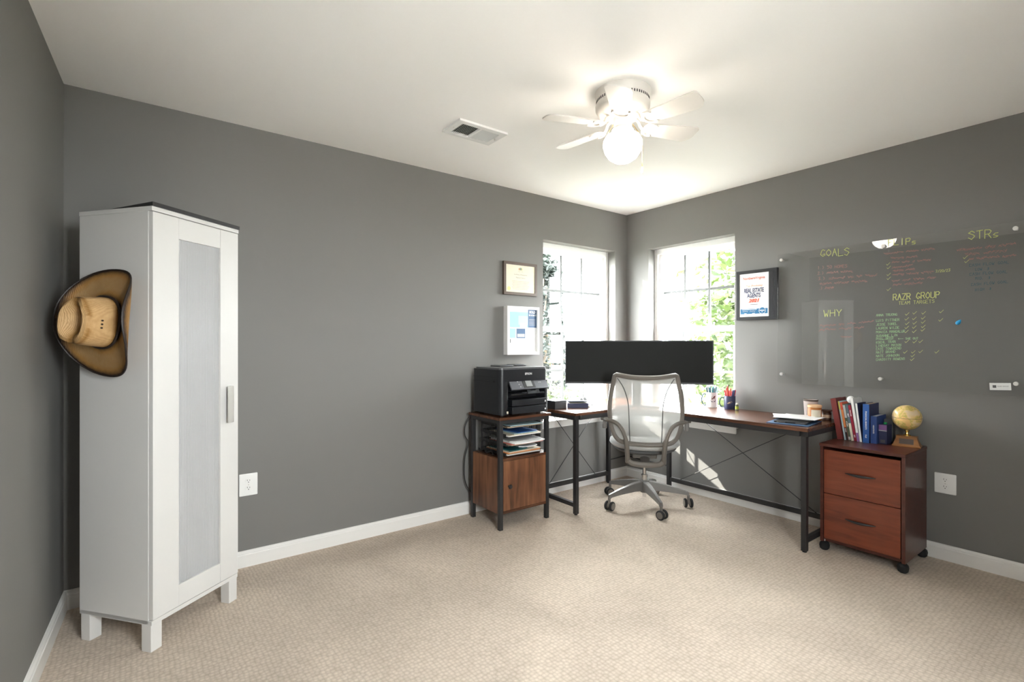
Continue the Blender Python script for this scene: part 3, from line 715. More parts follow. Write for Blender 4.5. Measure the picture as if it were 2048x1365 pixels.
bodyprism(rrect(rx0 - .02, rx1 + .02, -d + .11, d, .005), oz, .2355)
obj('body', b, 'printer', t)
lid = obj('scanner_lid', prism(nb(), rrect(-w + .004, w - .004, -d + .004, d - .03, .03), .315, .327), 'printer_top', t)
b = nb(); box(b, (-.10, -.02, .327), (.02, .10, .337), .004); box(b, (.06, .0, .327), (.15, .12, .339), .004)
obj('feeder_cover', b, 'printer_top', t)
tm = Matrix.Translation(((rx0 + rx1) / 2, -d - .004, .212)) @ Matrix.Rotation(R(-34), 4, 'X')
pw = (rx1 - rx0) / 2 + .008
p = obj('control_panel', box(nb(), (-pw, -.006, -.040), (pw, .006, .040), .004, tm), 'panel_grey', t)
obj('display_surround', box(nb(), (-.055, -.0075, -.032), (.045, -.005, .032), 0, tm), 'black', p, smooth=False)
obj('screen', box(nb(), (-.030, -.0085, -.022), (.022, -.007, .022), 0, tm), 'lcd', p, smooth=False)
for (x, z) in ((-.095, .018), (-.09, -.004), (-.084, -.022), (.085, .006), (.10, .006)): obj('button', box(nb(), (x - .005, -.0082, z - .003), (x + .005, -.0058, z + .003), .001, tm), 'lgrey', p)
obj('output_tray', box(nb(), (rx0 + .012, -d + .004, .140), (rx1 - .006, -d + .10, .152), .003), 'printer', t)
b = nb(); box(b, (-.005, -d - .012, .150), (.115, -d + .03, .158), .002)
ot = obj('tray_extension', b, 'panel_grey', t)
b = nb()
for x in (.0, .075): box(b, (x, -.003, -.026), (x + .03, .003, .026), .002, Matrix.Translation((0, -d - .02, .172)) @ Matrix.Rotation(R(-25), 4, 'X'))
box(b, (.0, -.003, -.026), (.105, .003, -.006), .001, Matrix.Translation((0, -d - .02, .172)) @ Matrix.Rotation(R(-25), 4, 'X'))
obj('paper_stop', b, 'printer', t)
for z0, z1, n_ in ((.068, .112, '2'), (.014, .064, '1')):
    q = obj('paper_drawer', box(nb(), (rx0 + .004, -d - .018, z0), (rx1 - .004, -d + .10, z1), .005), 'printer', t)
    obj('drawer_mark', box(nb(), (rx1 - .022, -d - .0188, z0 + .014), (rx1 - .012, -d - .0178, z0 + .026)), 'paper', q, smooth=False)
o = link('brand_lettering', text_mesh('EPSON', .020, 'paper', bold=.0004), t, (.03, -d - .0006, .282), FACE_B)
bx('sticker', (-w + .052, -d - .0008, .020), (-w + .066, -d - .0002, .036), 'cream', t)
b = nb(); box(b, (-w - .0006, -d + .05, .262), (-w + .0005, d - .02, .2635)); box(b, (-w - .0006, -d + .05, .230), (-w + .0005, d - .02, .2315)); box(b, (-w - .0008, -d + .06, .228), (-w + .001, -d + .085, .240))
obj('side_groove', b, 'black_matte', t, smooth=False)
for sx in (-1, 1):
    for sy in (-1, 1): obj('foot', cyl(nb(), (sx * (w - .05), sy * (d - .05), 0), (sx * (w - .05), sy * (d - .05), .0125), .015, seg=14), 'black_matte', t)

# ================================================================== CORNER DESK
DZ = .738
t = thing('corner_desk', 'L-shaped rustic wood desk with black metal frame under the windows', 'desk', (0, 0, 0))
XL, YB, XF, YR = -1.185, -.535, -.565, -1.815
me = prism(nb(), [(XL, -.02), (-.752, -.02), (-.752, YB), (XL, YB)], DZ - .02, DZ); obj('desktop', me, 'rustic_x', t, smooth=False)
me = prism(nb(), [(-.75, -.02), (-.02, -.02), (-.02, -.75), (XF, -.75), (-.75, YB)], DZ - .02, DZ); obj('desktop', me, 'rustic_x', t, smooth=False)
me = prism(nb(), [(-.02, -.752), (-.02, YR), (XF, YR), (XF, -.752)], DZ - .02, DZ); obj('desktop', me, 'rustic_y', t, smooth=False)
LG = [(-1.150, -.500), (-1.150, -.075), (-.335, -.075), (-.075, -.520), (-.075, -1.783), (-.525, -1.783)]
for (x, y) in LG: bx('leg', (x - .015, y - .015, .008), (x + .015, y + .015, DZ - .0205), 'black_metal', t, .001)
for (x, y) in LG: obj('leveling_foot', cyl(nb(), (x, y, 0), (x, y, .0085), .012, seg=12), 'black_matte', t)
zr0, zr1 = DZ - .052, DZ - .0205
def rail(p, q, z0, z1, wd=.026, nm='frame_rail'):
    d = Vector((q[0] - p[0], q[1] - p[1], 0)); L_ = d.length
    obj(nm, box(nb(), (0, -wd / 2, z0), (L_, wd / 2, z1), .001, Matrix.Translation((p[0], p[1], 0)) @ Matrix.Rotation(math.atan2(d.y, d.x), 4, 'Z')), 'black_metal', t)
rail((-1.135, -.517), (-.752, -.517), zr0, zr1); rail((-.752, -.517), (-.547, -.752), zr0, zr1); rail((-.547, -.752), (-.547, -1.768), zr0, zr1)
rail((-1.167, -.517), (-1.167, -.06), zr0, zr1); rail((-.06, -1.798), (-.547, -1.798), zr0, zr1)
rail((-1.135, -.075), (-.35, -.075), zr0, zr1); rail((-.075, -.535), (-.075, -1.768), zr0, zr1)
rail((-1.150, -.485), (-1.150, -.09), .055, .085, nm='foot_rail'); rail((-.51, -1.783), (-.09, -1.783), .055, .085, nm='foot_rail')
rail((-1.135, -.075), (-.35, -.075), .075, .105, nm='foot_rail'); rail((-.075, -.535), (-.075, -1.768), .075, .105, nm='foot_rail')
for p, q in (((-1.02, -.075, .69), (-.50, -.075, .10)), ((-.46, -.075, .69), (-1.04, -.075, .10)), ((-.075, -.73, .69), (-.075, -1.68, .10)), ((-.075, -1.62, .69), (-.075, -.62, .10))):
    obj('cross_cable', cyl(nb(), p, q, .0028, seg=6), 'black_metal', t)
obj('corner_cable', tube(nb(), spline([(-.335, -.06, .20), (-.20, -.045, .195), (-.07, -.06, .20), (-.045, -.20, .19), (-.06, -.50, .195)], 5), .0055, 6), 'cable', t)

# ================================================================== MONITOR
A = Vector((-.998, -.225, 0)); B = Vector((-.190, -1.000, 0)); C_ = (A + B) / 2
dirx = (B - A).normalized(); yaw = math.atan2(dirx.y, dirx.x); mw = (B - A).length
t = thing('ultrawide_monitor', 'very wide black computer monitor standing across the corner desk', 'monitor', (C_.x, C_.y, DZ), yaw)   # local: x right, +y away from the viewer
mz0, mz1 = .921 - DZ, 1.259 - DZ
Rc = 1.8; nseg = 20
def curve_slab(bm, x0, x1, z0, z1, y0, y1):
    rows = []
    for i in range(nseg + 1):
        x = x0 + (x1 - x0) * i / nseg; s = Rc - math.sqrt(Rc * Rc - x * x); s = .098 * .6 - s * .6
        rows.append([bm.verts.new((x, y0 + s, z0)), bm.verts.new((x, y1 + s, z0)), bm.verts.new((x, y1 + s, z1)), bm.verts.new((x, y0 + s, z1))])
    for P, Q in zip(rows, rows[1:]):
        for k in range(4): bm.faces.new((P[k], Q[k], Q[(k + 1) % 4], P[(k + 1) % 4]))
    bm.faces.new(rows[0][::-1]); bm.faces.new(rows[-1]); return bm
obj('housing', curve_slab(nb(), -mw / 2, mw / 2, mz0, mz1, .002, .035), 'black', t)
obj('screen', curve_slab(nb(), -mw / 2 + .007, mw / 2 - .007, mz0 + .014, mz1 - .007, 0, .003), 'screen', t)
b = nb(); box(b, (-.035, .085, .012), (.035, .115, mz0 + .25), .006)
obj('stand_post', b, 'black', t)
obj('stand_foot', prism(nb(), [(-.16, .0), (-.15, .012), (-.03, .12), (.03, .12), (.15, .012), (.16, .0), (.13, -.01), (0, .06), (-.13, -.01)], 0, .012, Matrix.Translation((0, .02, 0))), 'black', t, smooth=False)

# ================================================================== OFFICE CHAIR
t = thing('office_chair', 'grey mesh-back office chair on five casters at the corner desk', 'chair', (-.575, -.655, 0), R(-50))
# local: +y forward (towards the desk), x right
obj('base_hub', lathe(nb(), [(.0, .10), (.030, .10), (.036, .115), (.040, .16), (.036, .19), (0, .19)], 20), 'alu', t)
obj('gas_lift', lathe(nb(), [(.0, .065), (.014, .065), (.014, .12), (.024, .19), (.024, .235), (.014, .236), (.014, .33), (0, .33)], 18), 'chrome', t)
leg = nb()
sec = [(.030, .115, .185, .028), (.10, .118, .178, .025), (.22, .108, .150, .019), (.305, .098, .124, .015), (.325, .082, .118, .014)]
rows = []
for (x, zb, zt, hw) in sec: rows.append([leg.verts.new((x, -hw, zb)), leg.verts.new((x, hw, zb)), leg.verts.new((x, hw * .75, zt)), leg.verts.new((x, -hw * .75, zt))])
for P, Q in zip(rows, rows[1:]):
    for k in range(4): leg.faces.new((P[k], Q[k], Q[(k + 1) % 4], P[(k + 1) % 4]))
leg.faces.new(rows[0][::-1]); leg.faces.new(rows[-1])
bmesh.ops.bevel(leg, geom=leg.edges[:], offset=.003, segments=2, affect='EDGES')
leg_me = mesh_of(leg, 'alu')
fork = nb(); cyl(fork, (0, 0, .05), (0, 0, .095), .010, seg=12); box(fork, (-.012, -.010, .028), (.020, .010, .056), .004)
fork_me = mesh_of(fork, 'grey_plastic')
wh = nb(); lathe(wh, [(.012, -.009), (.029, -.009), (.034, -.005), (.034, .005), (.029, .009), (.012, .009)], 20)
bmesh.ops.transform(wh, matrix=Matrix.Rotation(R(90), 4, 'X'), verts=wh.verts[:]); wh_me = mesh_of(wh, 'black_matte')
hb = nb(); lathe(hb, [(.0, -.0105), (.024, -.0098), (.024, .0098), (0, .0105)], 16); bmesh.ops.transform(hb, matrix=Matrix.Rotation(R(90), 4, 'X'), verts=hb.verts[:]); hb_me = mesh_of(hb, 'grey_plastic')
swiv = [60, 200, 35, 100, 150]
for k in range(5):
    a = R(95 + 50 + 72 * k)
    link('base_leg', leg_me, t, (0, 0, 0), (0, 0, a))
    ct = link('caster', fork_me, t, (.322 * math.cos(a), .322 * math.sin(a), 0), (0, 0, a + R(swiv[k])))
    for s in (-1, 1):
        link('wheel', wh_me, ct, (.006, s * .021, .034)); link('wheel_cap', hb_me, ct, (.006, s * .0215, .034))
# seat
def seat_bm(z0, z1, gx, gy, crown, n=40, e=2.6, yo=.0):
    bm = nb(); rings = []
    prof = [(0.0, 0), (.90, 0), (.97, .25), (1, .5), (.985, .75), (.93, .95), (.75, 1.0), (.4, 1.0), (0, 1.0)]
    for (s, u) in prof:
        if s == 0: rings.append([bm.verts.new((0, yo, z0 + (z1 - z0) * u))]); continue
        row = []
        for i in range(n):
            a = 2 * math.pi * i / n; ca, sa = math.cos(a), math.sin(a)
            r = 1 / (abs(ca / gx) ** e + abs(sa / gy) ** e) ** (1 / e) * s
            x, y = ca * r, sa * r
            row.append(bm.verts.new((x, y + yo, z0 + (z1 - z0) * u + crown * (abs(x) / gx) ** 2 * (1 if u > .5 else .6) - .02 * max(0, y / gy) ** 2)))
        rings.append(row)
    for P, Q in zip(rings, rings[1:]):
        for i in range(n):
            j = (i + 1) % n
            if len(P) == 1: bm.faces.new((P[0], Q[j], Q[i]))
            elif len(Q) == 1: bm.faces.new((P[i], P[j], Q[0]))
            else: bm.faces.new((P[i], P[j], Q[j], Q[i]))
    return bm
obj('seat_cushion', seat_bm(.448, .490, .262, .235, .022, yo=.03), 'seat_fab', t)
obj('seat_pan', seat_bm(.418, .450, .235, .215, .022, yo=.03), 'seat_edge', t)
b = nb(); box(b, (-.09, -.10, .375), (.09, .16, .420), .012); cyl(b, (0, 0, .32), (0, 0, .38), .024, .034, 16)
obj('tilt_mechanism', b, 'grey_plastic', t)
# back frame
yb = lambda z: -.215 - .02 * math.cos((z - .75) * 4) - max(0, z - .80) * .14
def bend(x): return -.055 * (1 - (x / .25) ** 2)
prof = [(-.215, 1.003), (-.226, .95), (-.243, .87), (-.252, .78), (-.250, .70), (-.236, .62), (-.205, .553), (-.15, .523), (0, .515)]
left = [Vector((x, 0, z)) for x, z in prof]; right = [Vector((-x, 0, z)) for x, z in prof[::-1][1:]]
top = [Vector((.20, 0, 1.012)), Vector((.10, 0, .997)), Vector((0, 0, .993)), Vector((-.10, 0, .997)), Vector((-.20, 0, 1.012))]
loop = []
for p in spline(left + right, 4)[:-1] + [right[-1]] + spline(top, 4): loop.append(Vector((p.x, yb(p.z) + bend(p.x), p.z)))
fr_ = obj('back_frame', tube(nb(), loop, .0165, 10, closed=True), 'grey_plastic', t)
# mesh panel
def halfw(z):
    pts = sorted([(z_, -x_) for x_, z_ in prof]);
    for (za, xa), (zb_, xb) in zip(pts, pts[1:]):
        if za <= z <= zb_: return xa + (xb - xa) * (z - za) / (zb_ - za + 1e-9)
    return .2
bm = nb(); rows = []
for j in range(25):
    z = .518 + (.998 - .518) * j / 24; hw = halfw(z) if z > .524 else .15
    rows.append([bm.verts.new((hw * (2 * i / 16 - 1), yb(z) + bend(hw * (2 * i / 16 - 1)), z - (.012 * (1 - (2 * i / 16 - 1) ** 2) if j == 24 else 0))) for i in range(17)])
for P, Q in zip(rows, rows[1:]):
    for i in range(16): bm.faces.new((P[i], P[i + 1], Q[i + 1], Q[i]))
ms = obj('back_mesh', bm, 'mesh', t); label_part(ms, 'see-through white mesh')
for s in (-1, 1):
    pts = [(s * .195, .985), (s * .150, .91), (s * .122, .81), (s * .116, .72), (s * .112, .60), (s * .108, .525)]
    obj('seam', tube(nb(), spline([Vector((x, yb(z) + bend(x) - .002, z)) for x, z in pts], 5), .0035, 6), 'seat_edge', ms)
# arm supports rising from the bracket under the seat
yk = -.265
for s in (-1, 1):
    P = [(s * .125, yk + .03, .375), (s * .128, yk - .01, .46), (s * .140, yk - .035, .56), (s * .172, yk - .035, .635), (s * .215, yk - .01, .668), (s * .262, yk + .03, .676), (s * .285, yk + .09, .672), (s * .287, yk + .14, .668)]
    obj('arm_support', tube(nb(), spline(P, 5), [.017] * 10 + [.0145] * 26, 10), 'grey_plastic', t)
    ap = obj('armrest', box(nb(), (s * .287 - .036, yk + .10, .660), (s * .287 + .036, yk + .30, .684), .010), 'grey_plastic', t)
    obj('arm_bracket', box(nb(), (s * .292 - .016, yk + .10, .60), (s * .292 + .016, yk + .15, .661), .008), 'alu', ap)
b = nb(); tube(b, spline([(-.125, yk + .03, .40), (-.105, yk + .02, .375), (-.05, yk + .03, .362), (.05, yk + .03, .362), (.105, yk + .02, .375), (.125, yk + .03, .40)], 5), .020, 10)
tube(b, [(0, yk + .03, .362), (0, yk + .14, .375), (0, -.02, .385)], [.03, .034, .04], 10, squash=.5)
obj('back_bracket', b, 'grey_plastic', t)

# ================================================================== FILING CABINET
KX0, KX1, KY0, KY1, KZ0, KZ = -.405, -.025, -2.237, -1.820, .052, .640
t = thing('filing_cabinet', 'cherry wood two-drawer filing cabinet on black casters', 'cabinet', ((KX0 + KX1) / 2, (KY0 + KY1) / 2, 0))
a_, c_ = (KX1 - KX0) / 2, (KY1 - KY0) / 2
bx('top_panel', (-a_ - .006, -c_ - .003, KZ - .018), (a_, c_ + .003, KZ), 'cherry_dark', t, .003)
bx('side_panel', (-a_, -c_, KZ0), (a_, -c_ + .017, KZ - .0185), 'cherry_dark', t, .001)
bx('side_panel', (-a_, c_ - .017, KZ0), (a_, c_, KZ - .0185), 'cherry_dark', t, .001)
bx('back_panel', (a_ - .008, -c_ + .0175, KZ0), (a_ - .001, c_ - .0175, KZ - .0185), 'cherry_dark', t)
bx('base_panel', (-a_ + .02, -c_ + .0175, KZ0), (a_ - .01, c_ - .0175, KZ0 + .016), 'cherry_dark', t)
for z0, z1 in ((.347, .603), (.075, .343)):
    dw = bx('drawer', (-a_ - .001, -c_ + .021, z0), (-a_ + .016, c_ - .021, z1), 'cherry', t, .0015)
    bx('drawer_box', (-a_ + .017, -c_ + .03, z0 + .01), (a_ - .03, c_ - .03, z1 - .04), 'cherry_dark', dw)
    zc = (z0 + z1) / 2 + .008
    b = nb(); pts = [(-a_ - .002 - .020 * math.sin(math.pi * i / 12), -.075 + .150 * i / 12, zc) for i in range(13)]
    tube(b, pts, [.002 + .006 * math.sin(math.pi * i / 12) for i in range(13)], 8)
    obj('handle', b, 'black_metal', dw)
for sx in (-1, 1):
    for sy in (-1, 1):
        x, y = sx * (a_ - .022), sy * (c_ - .016)
        b = nb(); lathe(b, [(.0, .050), (.012, .050), (.024, .040), (.027, .025), (.024, .008), (.016, 0), (0, 0)], 16, (x, y, 0))
        for v in b.verts: v.co.y = y + (v.co.y - y) * 1.0; v.co.x = x + (v.co.x - x) * 1.15
        cs = obj('caster', b, 'black_matte', t); obj('stem', cyl(nb(), (x, y, .0505), (x, y, .062), .006, seg=8), 'silver', cs)

# ================================================================== BOOKS
def book(label, y, th, h, dp, lean, spine, cover, x0=-.19, pages='paper', bands=(), z=KZ, thick_cover=.0012):
    t = bpy.data.objects.new('book', None); COL.objects.link(t); t.location = (x0, y, z); t.rotation_euler = (R(-lean), 0, 0); t.empty_display_size = .05
    tag(t, label, 'book', 'books on the filing cabinet')
    c = thick_cover     # local: x depth away from the room, y from 0 (left edge) to -th, z up
    b = nb(); box(b, (.0, -c, 0), (dp, 0, h)); box(b, (0, -th, 0), (dp, -th + c, h)); obj('cover', b, cover, t, smooth=False)
    obj('spine', box(nb(), (-.0012, -th, 0), (0, 0, h)), spine, t, smooth=False)
    obj('pages', box(nb(), (.001, -th + c, .003), (dp - .004, -c, h - .003)), pages, t, smooth=False)
    for (f0, f1, col) in bands: obj('spine_band', box(nb(), (-.0018, -th + .0008, h * f0), (-.0011, -.0008, h * f1)), col, t, smooth=False)
    return t
SPINE = Matrix(((0, 0, -1), (0, -1, 0), (-1, 0, 0))).to_euler()
def spine_text(t, s, size, th, zc, col='paper'):
    link('spine_lettering', text_mesh(s, size, col, bold=.0003), t, (-.0024, -th / 2, zc), SPINE)
book('maroon binder leaning on the desk, leftmost of the books', -1.839, .030, .252, .16, 9.3, 'maroon', 'maroon', x0=-.20, thick_cover=.003)
book('thin yellow and pale blue book next to the maroon binder', -1.874, .0085, .238, .15, 9, 'lblue', 'lblue', bands=((.78, 1, 'yellow'),))
k = book('orange-red book with a black spine foot', -1.8835, .0125, .232, .15, 9, 'red', 'red', bands=((0, .33, 'black'), (.35, .8, 'orange'))); spine_text(k, 'FLOW', .008, .0125, .06)
k = book('dark green book between the orange and the slate books', -1.897, .0135, .222, .15, 9, 'dgreen', 'dgreen', bands=((.62, .97, 'lgrey'), (.02, .1, 'lgrey'))); spine_text(k, 'ATOMIC', .009, .0135, .10)
k = book('slate blue book with a cream lower spine', -1.9115, .0145, .222, .15, 9, 'slate', 'slate', bands=((0, .48, 'cream'),)); spine_text(k, 'BEST', .010, .0145, .155)
k = book('crimson red book with white lettering', -1.927, .0130, .218, .15, 9, 'crimson', 'crimson', bands=()); spine_text(k, 'THE ONE', .009, .013, .17); spine_text(k, 'KEY', .009, .013, .03)
k = book('tall white book with a purple spine foot', -1.942, .0130, .262, .14, 8, 'bwhite', 'bwhite', bands=((0, .20, 'purple'),))
k = book('white-spined book with a dark navy cover', -1.9575, .0100, .232, .14, 6.5, 'bwhite', 'navy')
k = book('thick blue book with white spine lettering', -1.973, .0330, .232, .16, 0, 'blue', 'navy', x0=-.195, pages='tan'); spine_text(k, 'FINANCIAL MARKETS', .0115, .033, .135); spine_text(k, 'Hull', .012, .033, .04)
k = book('short navy book, rightmost of the books', -2.010, .0300, .163, .16, 0, 'blue2', 'blue2', x0=-.185); spine_text(k, 'NEGOTIATE', .009, .03, .085)
o = obj('white_ball', lathe(nb(), [(.0225 * math.sin(math.pi * k / 12), -.0225 * math.cos(math.pi * k / 12)) for k in range(13)], 20), 'bwhite'); o.location = (-.155, -1.897, .888)
tag(o, 'white golf ball size sphere resting on the leaning books', 'ball')
t = thing('black_product_box', 'black and purple box with a green cap beside the navy book', 'box', (-.125, -2.0655, KZ), R(-4))
bx('carton', (-.035, -.021, 0), (.035, .021, .115), 'ink', t, .002); bx('label_band', (-.0358, -.0205, .083), (-.0352, .0205, .113), 'purple', t); bx('label_stripe', (-.0358, -.0205, .077), (-.0352, .0205, .082), 'lgrey', t)
obj('cap', lathe(nb(), [(.008, .115), (.009, .117), (.009, .126), (0, .127)], 14), 'green', t)
bx('label_print', (-.0358, -.012, .008), (-.0352, .012, .026), 'dgrey', t)
t = tag(bx('dark_case', (-.026, -.022, 0), (.026, .022, .140), 'dgrey', None, .003), 'dark grey case standing behind the black and purple box', 'case'); t.location = (-.055, -2.067, KZ)

# desk globe on wooden base
t = thing('globe_trophy', 'amber desk globe on a wooden trophy base with brass neck', 'globe', (-.115, -2.168, KZ), R(-90 + 8))
b = nb(); lo = [(-.062, -.032), (.062, -.032), (.062, .032), (-.062, .032)]; hi = [(-.046, -.022), (.046, -.022), (.046, .022), (-.046, .022)]
L0 = [b.verts.new((x, y, .008)) for x, y in lo]; H0 = [b.verts.new((x, y, .056)) for x, y in hi]
b.faces.new(L0[::-1]); b.faces.new(H0)
for i in range(4): b.faces.new((L0[i], L0[(i + 1) % 4], H0[(i + 1) % 4], H0[i]))
box(b, (-.066, -.036, 0), (.066, .036, .0085), .001); box(b, (-.049, -.025, .0555), (.049, .025, .060), .001)
bs = obj('wooden_base', b, 'oak', t, smooth=False)
tm = Matrix.Translation((0, -.0275, .031)) @ Matrix.Rotation(R(-11.8), 4, 'X')
obj('plaque', box(nb(), (-.033, -.0018, -.016), (.033, .0004, .014), 0, tm), 'brownf', bs, smooth=False)
obj('neck', lathe(nb(), [(.018, .060), (.018, .065), (.009, .070), (.007, .082), (.012, .088), (.012, .096), (.0, .097)], 20), 'brass', t)
b = nb(); lathe(b, [(.071 * math.sin(math.pi * k / 20), -.071 * math.cos(math.pi * k / 20)) for k in range(21)], 36)
bmesh.ops.transform(b, matrix=Matrix.Translation((0, 0, .166)) @ Matrix.Rotation(R(12), 4, 'Y'), verts=b.verts[:])
sp = obj('map_ball', b, 'map', t)
obj('equator_seam', tube(nb(), [(.0712 * math.cos(R(10 * i)), .0712 * math.sin(R(10 * i)), .166 - math.tan(R(12)) * .0 * math.cos(R(10 * i))) for i in range(36)], .0009, 5, closed=True), 'brownf', sp)

# ================================================================== SMALL THINGS ON THE DESK
def mug(label, loc, r, h, col, handle_col, ang, inner='paper'):
    t = thing('mug', label, 'mug', loc, ang, 'mugs holding pens')
    obj('cup', lathe(nb(), [(0, .0), (r * .9, 0), (r, .006), (r, h - .002), (r - .001, h), (r - .004, h - .002), (r - .004, .008), (0, .007)], 28), col, t)
    obj('handle', tube(nb(), spline([(-r + .002, 0, h * .86), (-r - .018, 0, h * .86), (-r - .030, 0, h * .62), (-r - .030, 0, h * .40), (-r - .016, 0, h * .16), (-r + .002, 0, h * .16)], 5), .0042, 8), handle_col, t)
    return t
def arc_patch(t, name, mat, r, pts):
    # flat print wrapped on the cup: pts are (angle in degrees from the viewer side, z)
    bm = nb(); V = [bm.verts.new((r * math.sin(R(a)), -r * math.cos(R(a)), z)) for a, z in pts]
    bm.faces.new(V); obj(name, bm, mat, t, smooth=False)
m1 = mug('white mug with a maroon emblem, full of teal pens', (-.095, -.925, DZ), .0425, .118, 'bwhite', 'dteal', R(-52))
arc_patch(m1, 'emblem', 'maroon', .0428, [(-12, .060), (-8, .074), (-6, .088), (4, .092), (16, .091), (30, .094), (27, .084), (22, .078), (24, .064), (19, .070), (14, .076), (10, .066), (4, .073), (-2, .062), (-6, .068)])
arc_patch(m1, 'emblem_swoosh', 'ink', .0429, [(-22, .062), (-8, .052), (8, .050), (24, .054), (38, .068), (26, .047), (8, .041), (-8, .045)])
m2 = mug('dark navy mug with a pale stripe, full of red and white pens', (-.082, -1.065, DZ), .041, .100, 'ink', 'dteal', R(-52))
arc_patch(m2, 'emblem', 'tan', .0413, [(-36, .046), (-18, .056), (-2, .058), (10, .062), (18, .058), (12, .050), (-6, .047), (-24, .042)])
def pen(label, base, tip, col, capcol, r, group):
    b = Vector(base); e = Vector(tip); d = e - b; L_ = d.length
    t = thing('pen', label, 'pen', base, 0, group); t.rotation_euler = d.to_track_quat('Z', 'Y').to_euler()
    obj('barrel', lathe(nb(), [(0, 0), (r * .6, 0), (r, .012), (r, L_ * .62)], 8), col, t)
    obj('cap', lathe(nb(), [(r * 1.15, L_ * .6), (r * 1.2, L_ * .62), (r * 1.1, L_ * .97), (0, L_)], 8), capcol, t)
rnd = random.Random(5)
for k in range(11):
    a = k * 2.39; rr = .006 + .026 * math.sqrt(k / 11); c = Vector((-.095, -.925, DZ))
    bs = c + Vector((math.cos(a) * rr * .6, math.sin(a) * rr * .6, .009)); tp = c + Vector((math.cos(a) * rr * 1.55, math.sin(a) * rr * 1.55, .148 + rnd.uniform(0, .018)))
    pen('teal capped pen standing in the white mug', bs, tp, 'dteal' if k % 2 else 'slate', ['teal', 'dteal', 'lblue', 'slate'][k % 4], .0042, 'teal pens in the white mug')
for k in range(11):
    a = k * 2.39 + .6; rr = .006 + .025 * math.sqrt(k / 11); c = Vector((-.082, -1.065, DZ))
    bs = c + Vector((math.cos(a) * rr * .6, math.sin(a) * rr * .6, .009)); tp = c + Vector((math.cos(a) * rr * 1.5, math.sin(a) * rr * 1.5, .138 + rnd.uniform(0, .045)))
    pen('red, white or blue pen standing in the navy mug', bs, tp, ['bwhite', 'pred', 'bwhite', 'purple'][k % 4], ['pred', 'pred', 'navy', 'crimson', 'red'][k % 5], .0045, 'red and white pens in the navy mug')
t = thing('small_bottle', 'tiny bottle with lime label beside the navy mug', 'bottle', (-.105, -1.135, DZ))
obj('glass', lathe(nb(), [(0, 0), (.011, 0), (.012, .003), (.012, .034), (.008, .039), (.008, .041), (0, .041)], 16), 'dgreen', t)
obj('label_wrap', lathe(nb(), [(.0123, .008), (.0123, .030)], 16, cap=False), 'lime', t); obj('cap', lathe(nb(), [(.0095, .041), (.0095, .052), (0, .053)], 14), 'cream', t)

t = thing('tumbler', 'tall pale tin tumbler behind the amber candle', 'tumbler', (-.072, -1.632, DZ))
obj('tumbler_body', lathe(nb(), [(0, 0), (.034, 0), (.036, .004), (.043, .118), (.0445, .121), (.042, .121), (.034, .01), (0, .009)], 28), 'tin', t)
obj('rim_band', lathe(nb(), [(.0436, .112), (.0450, .1225), (.0428, .1225), (.042, .114)], 28, cap=False), 'brownf', t)
t = thing('amber_candle', 'amber glass candle jar with pale label and wooden lid', 'candle', (-.168, -1.695, DZ))
obj('jar', lathe(nb(), [(0, 0), (.036, 0), (.039, .004), (.039, .078), (.035, .084), (0, .084)], 28), 'amber', t)
obj('lid', lathe(nb(), [(.0405, .0842), (.0415, .087), (.0415, .097), (.039, .0995), (0, .0995)], 28), 'candle', t)
V = [(R(180 + 12 + a), z) for a in range(-20, 71, 10) for z in (.014, .070)]
bm = nb(); vv = [bm.verts.new((.0395 * math.cos(a), .0395 * math.sin(a), z)) for a, z in V]
for i in range(0, len(vv) - 2, 2): bm.faces.new((vv[i], vv[i + 2], vv[i + 3], vv[i + 1]))
obj('paper_label', bm, 'cream', t)
t = thing('dark_jar', 'small dark jar with a flared lid behind the amber candle', 'jar', (-.098, -1.738, DZ))
obj('jar', lathe(nb(), [(0, 0), (.024, 0), (.027, .004), (.027, .046), (.022, .052), (0, .052)], 24), 'amber_dark', t)
obj('lid', lathe(nb(), [(.022, .0522), (.026, .055), (.034, .063), (.034, .067), (0, .067)], 24), 'amber_dark', t)
obj('paper_label', lathe(nb(), [(.0274, .016), (.0274, .036)], 24, cap=False), 'tan', t)

# tablets and papers near the right end of the desk
def slab(name, label, cat, c, w, d, th, ang, mat, bev=.002, grp=None):
    o = tag(obj(name, box(nb(), (-w / 2, -d / 2, 0), (w / 2, d / 2, th), bev), mat), label, cat, grp); o.location = c; o.rotation_euler = (0, 0, R(ang)); return o
slab('folder', 'dark blue folder under the tablet at the desk end', 'folder', (-.365, -1.655, DZ), .30, .235, .006, 8, 'dblue')
t = thing('tablet', 'black tablet with reflective edge lying on the blue folder', 'tablet', (-.365, -1.655, DZ + .0062), R(12))
bx('tablet_body', (-.12, -.09, 0), (.12, .09, .010), 'black', t, .003)
bx('tablet_screen', (-.112, -.082, .010), (.112, .082, .0106), 'screen', t)
for y in (-.055, .05): bx('edge_strip', (-.1212, y - .024, .003), (-.1198, y + .024, .007), 'chrome', t)
slab('notebook', 'thin black notebook between the tablet and the loose papers', 'notebook', (-.30, -1.655, DZ + .0170), .19, .20, .006, 4, 'black_matte')
for i, (x, y, a, z) in enumerate(((-.285, -1.630, 16, .0232), (-.275, -1.650, 4, .0246), (-.29, -1.620, 28, .0260))):
    slab('paper_sheet', ['white sheet of paper on the black notebook, lowest of three', 'white sheet of paper on the black notebook, middle of three', 'white sheet of paper on the black notebook, topmost of three'][i], 'paper', (x, y, DZ + z), .20, .235, .0012, a, 'paper', 0, 'loose papers at the desk end')

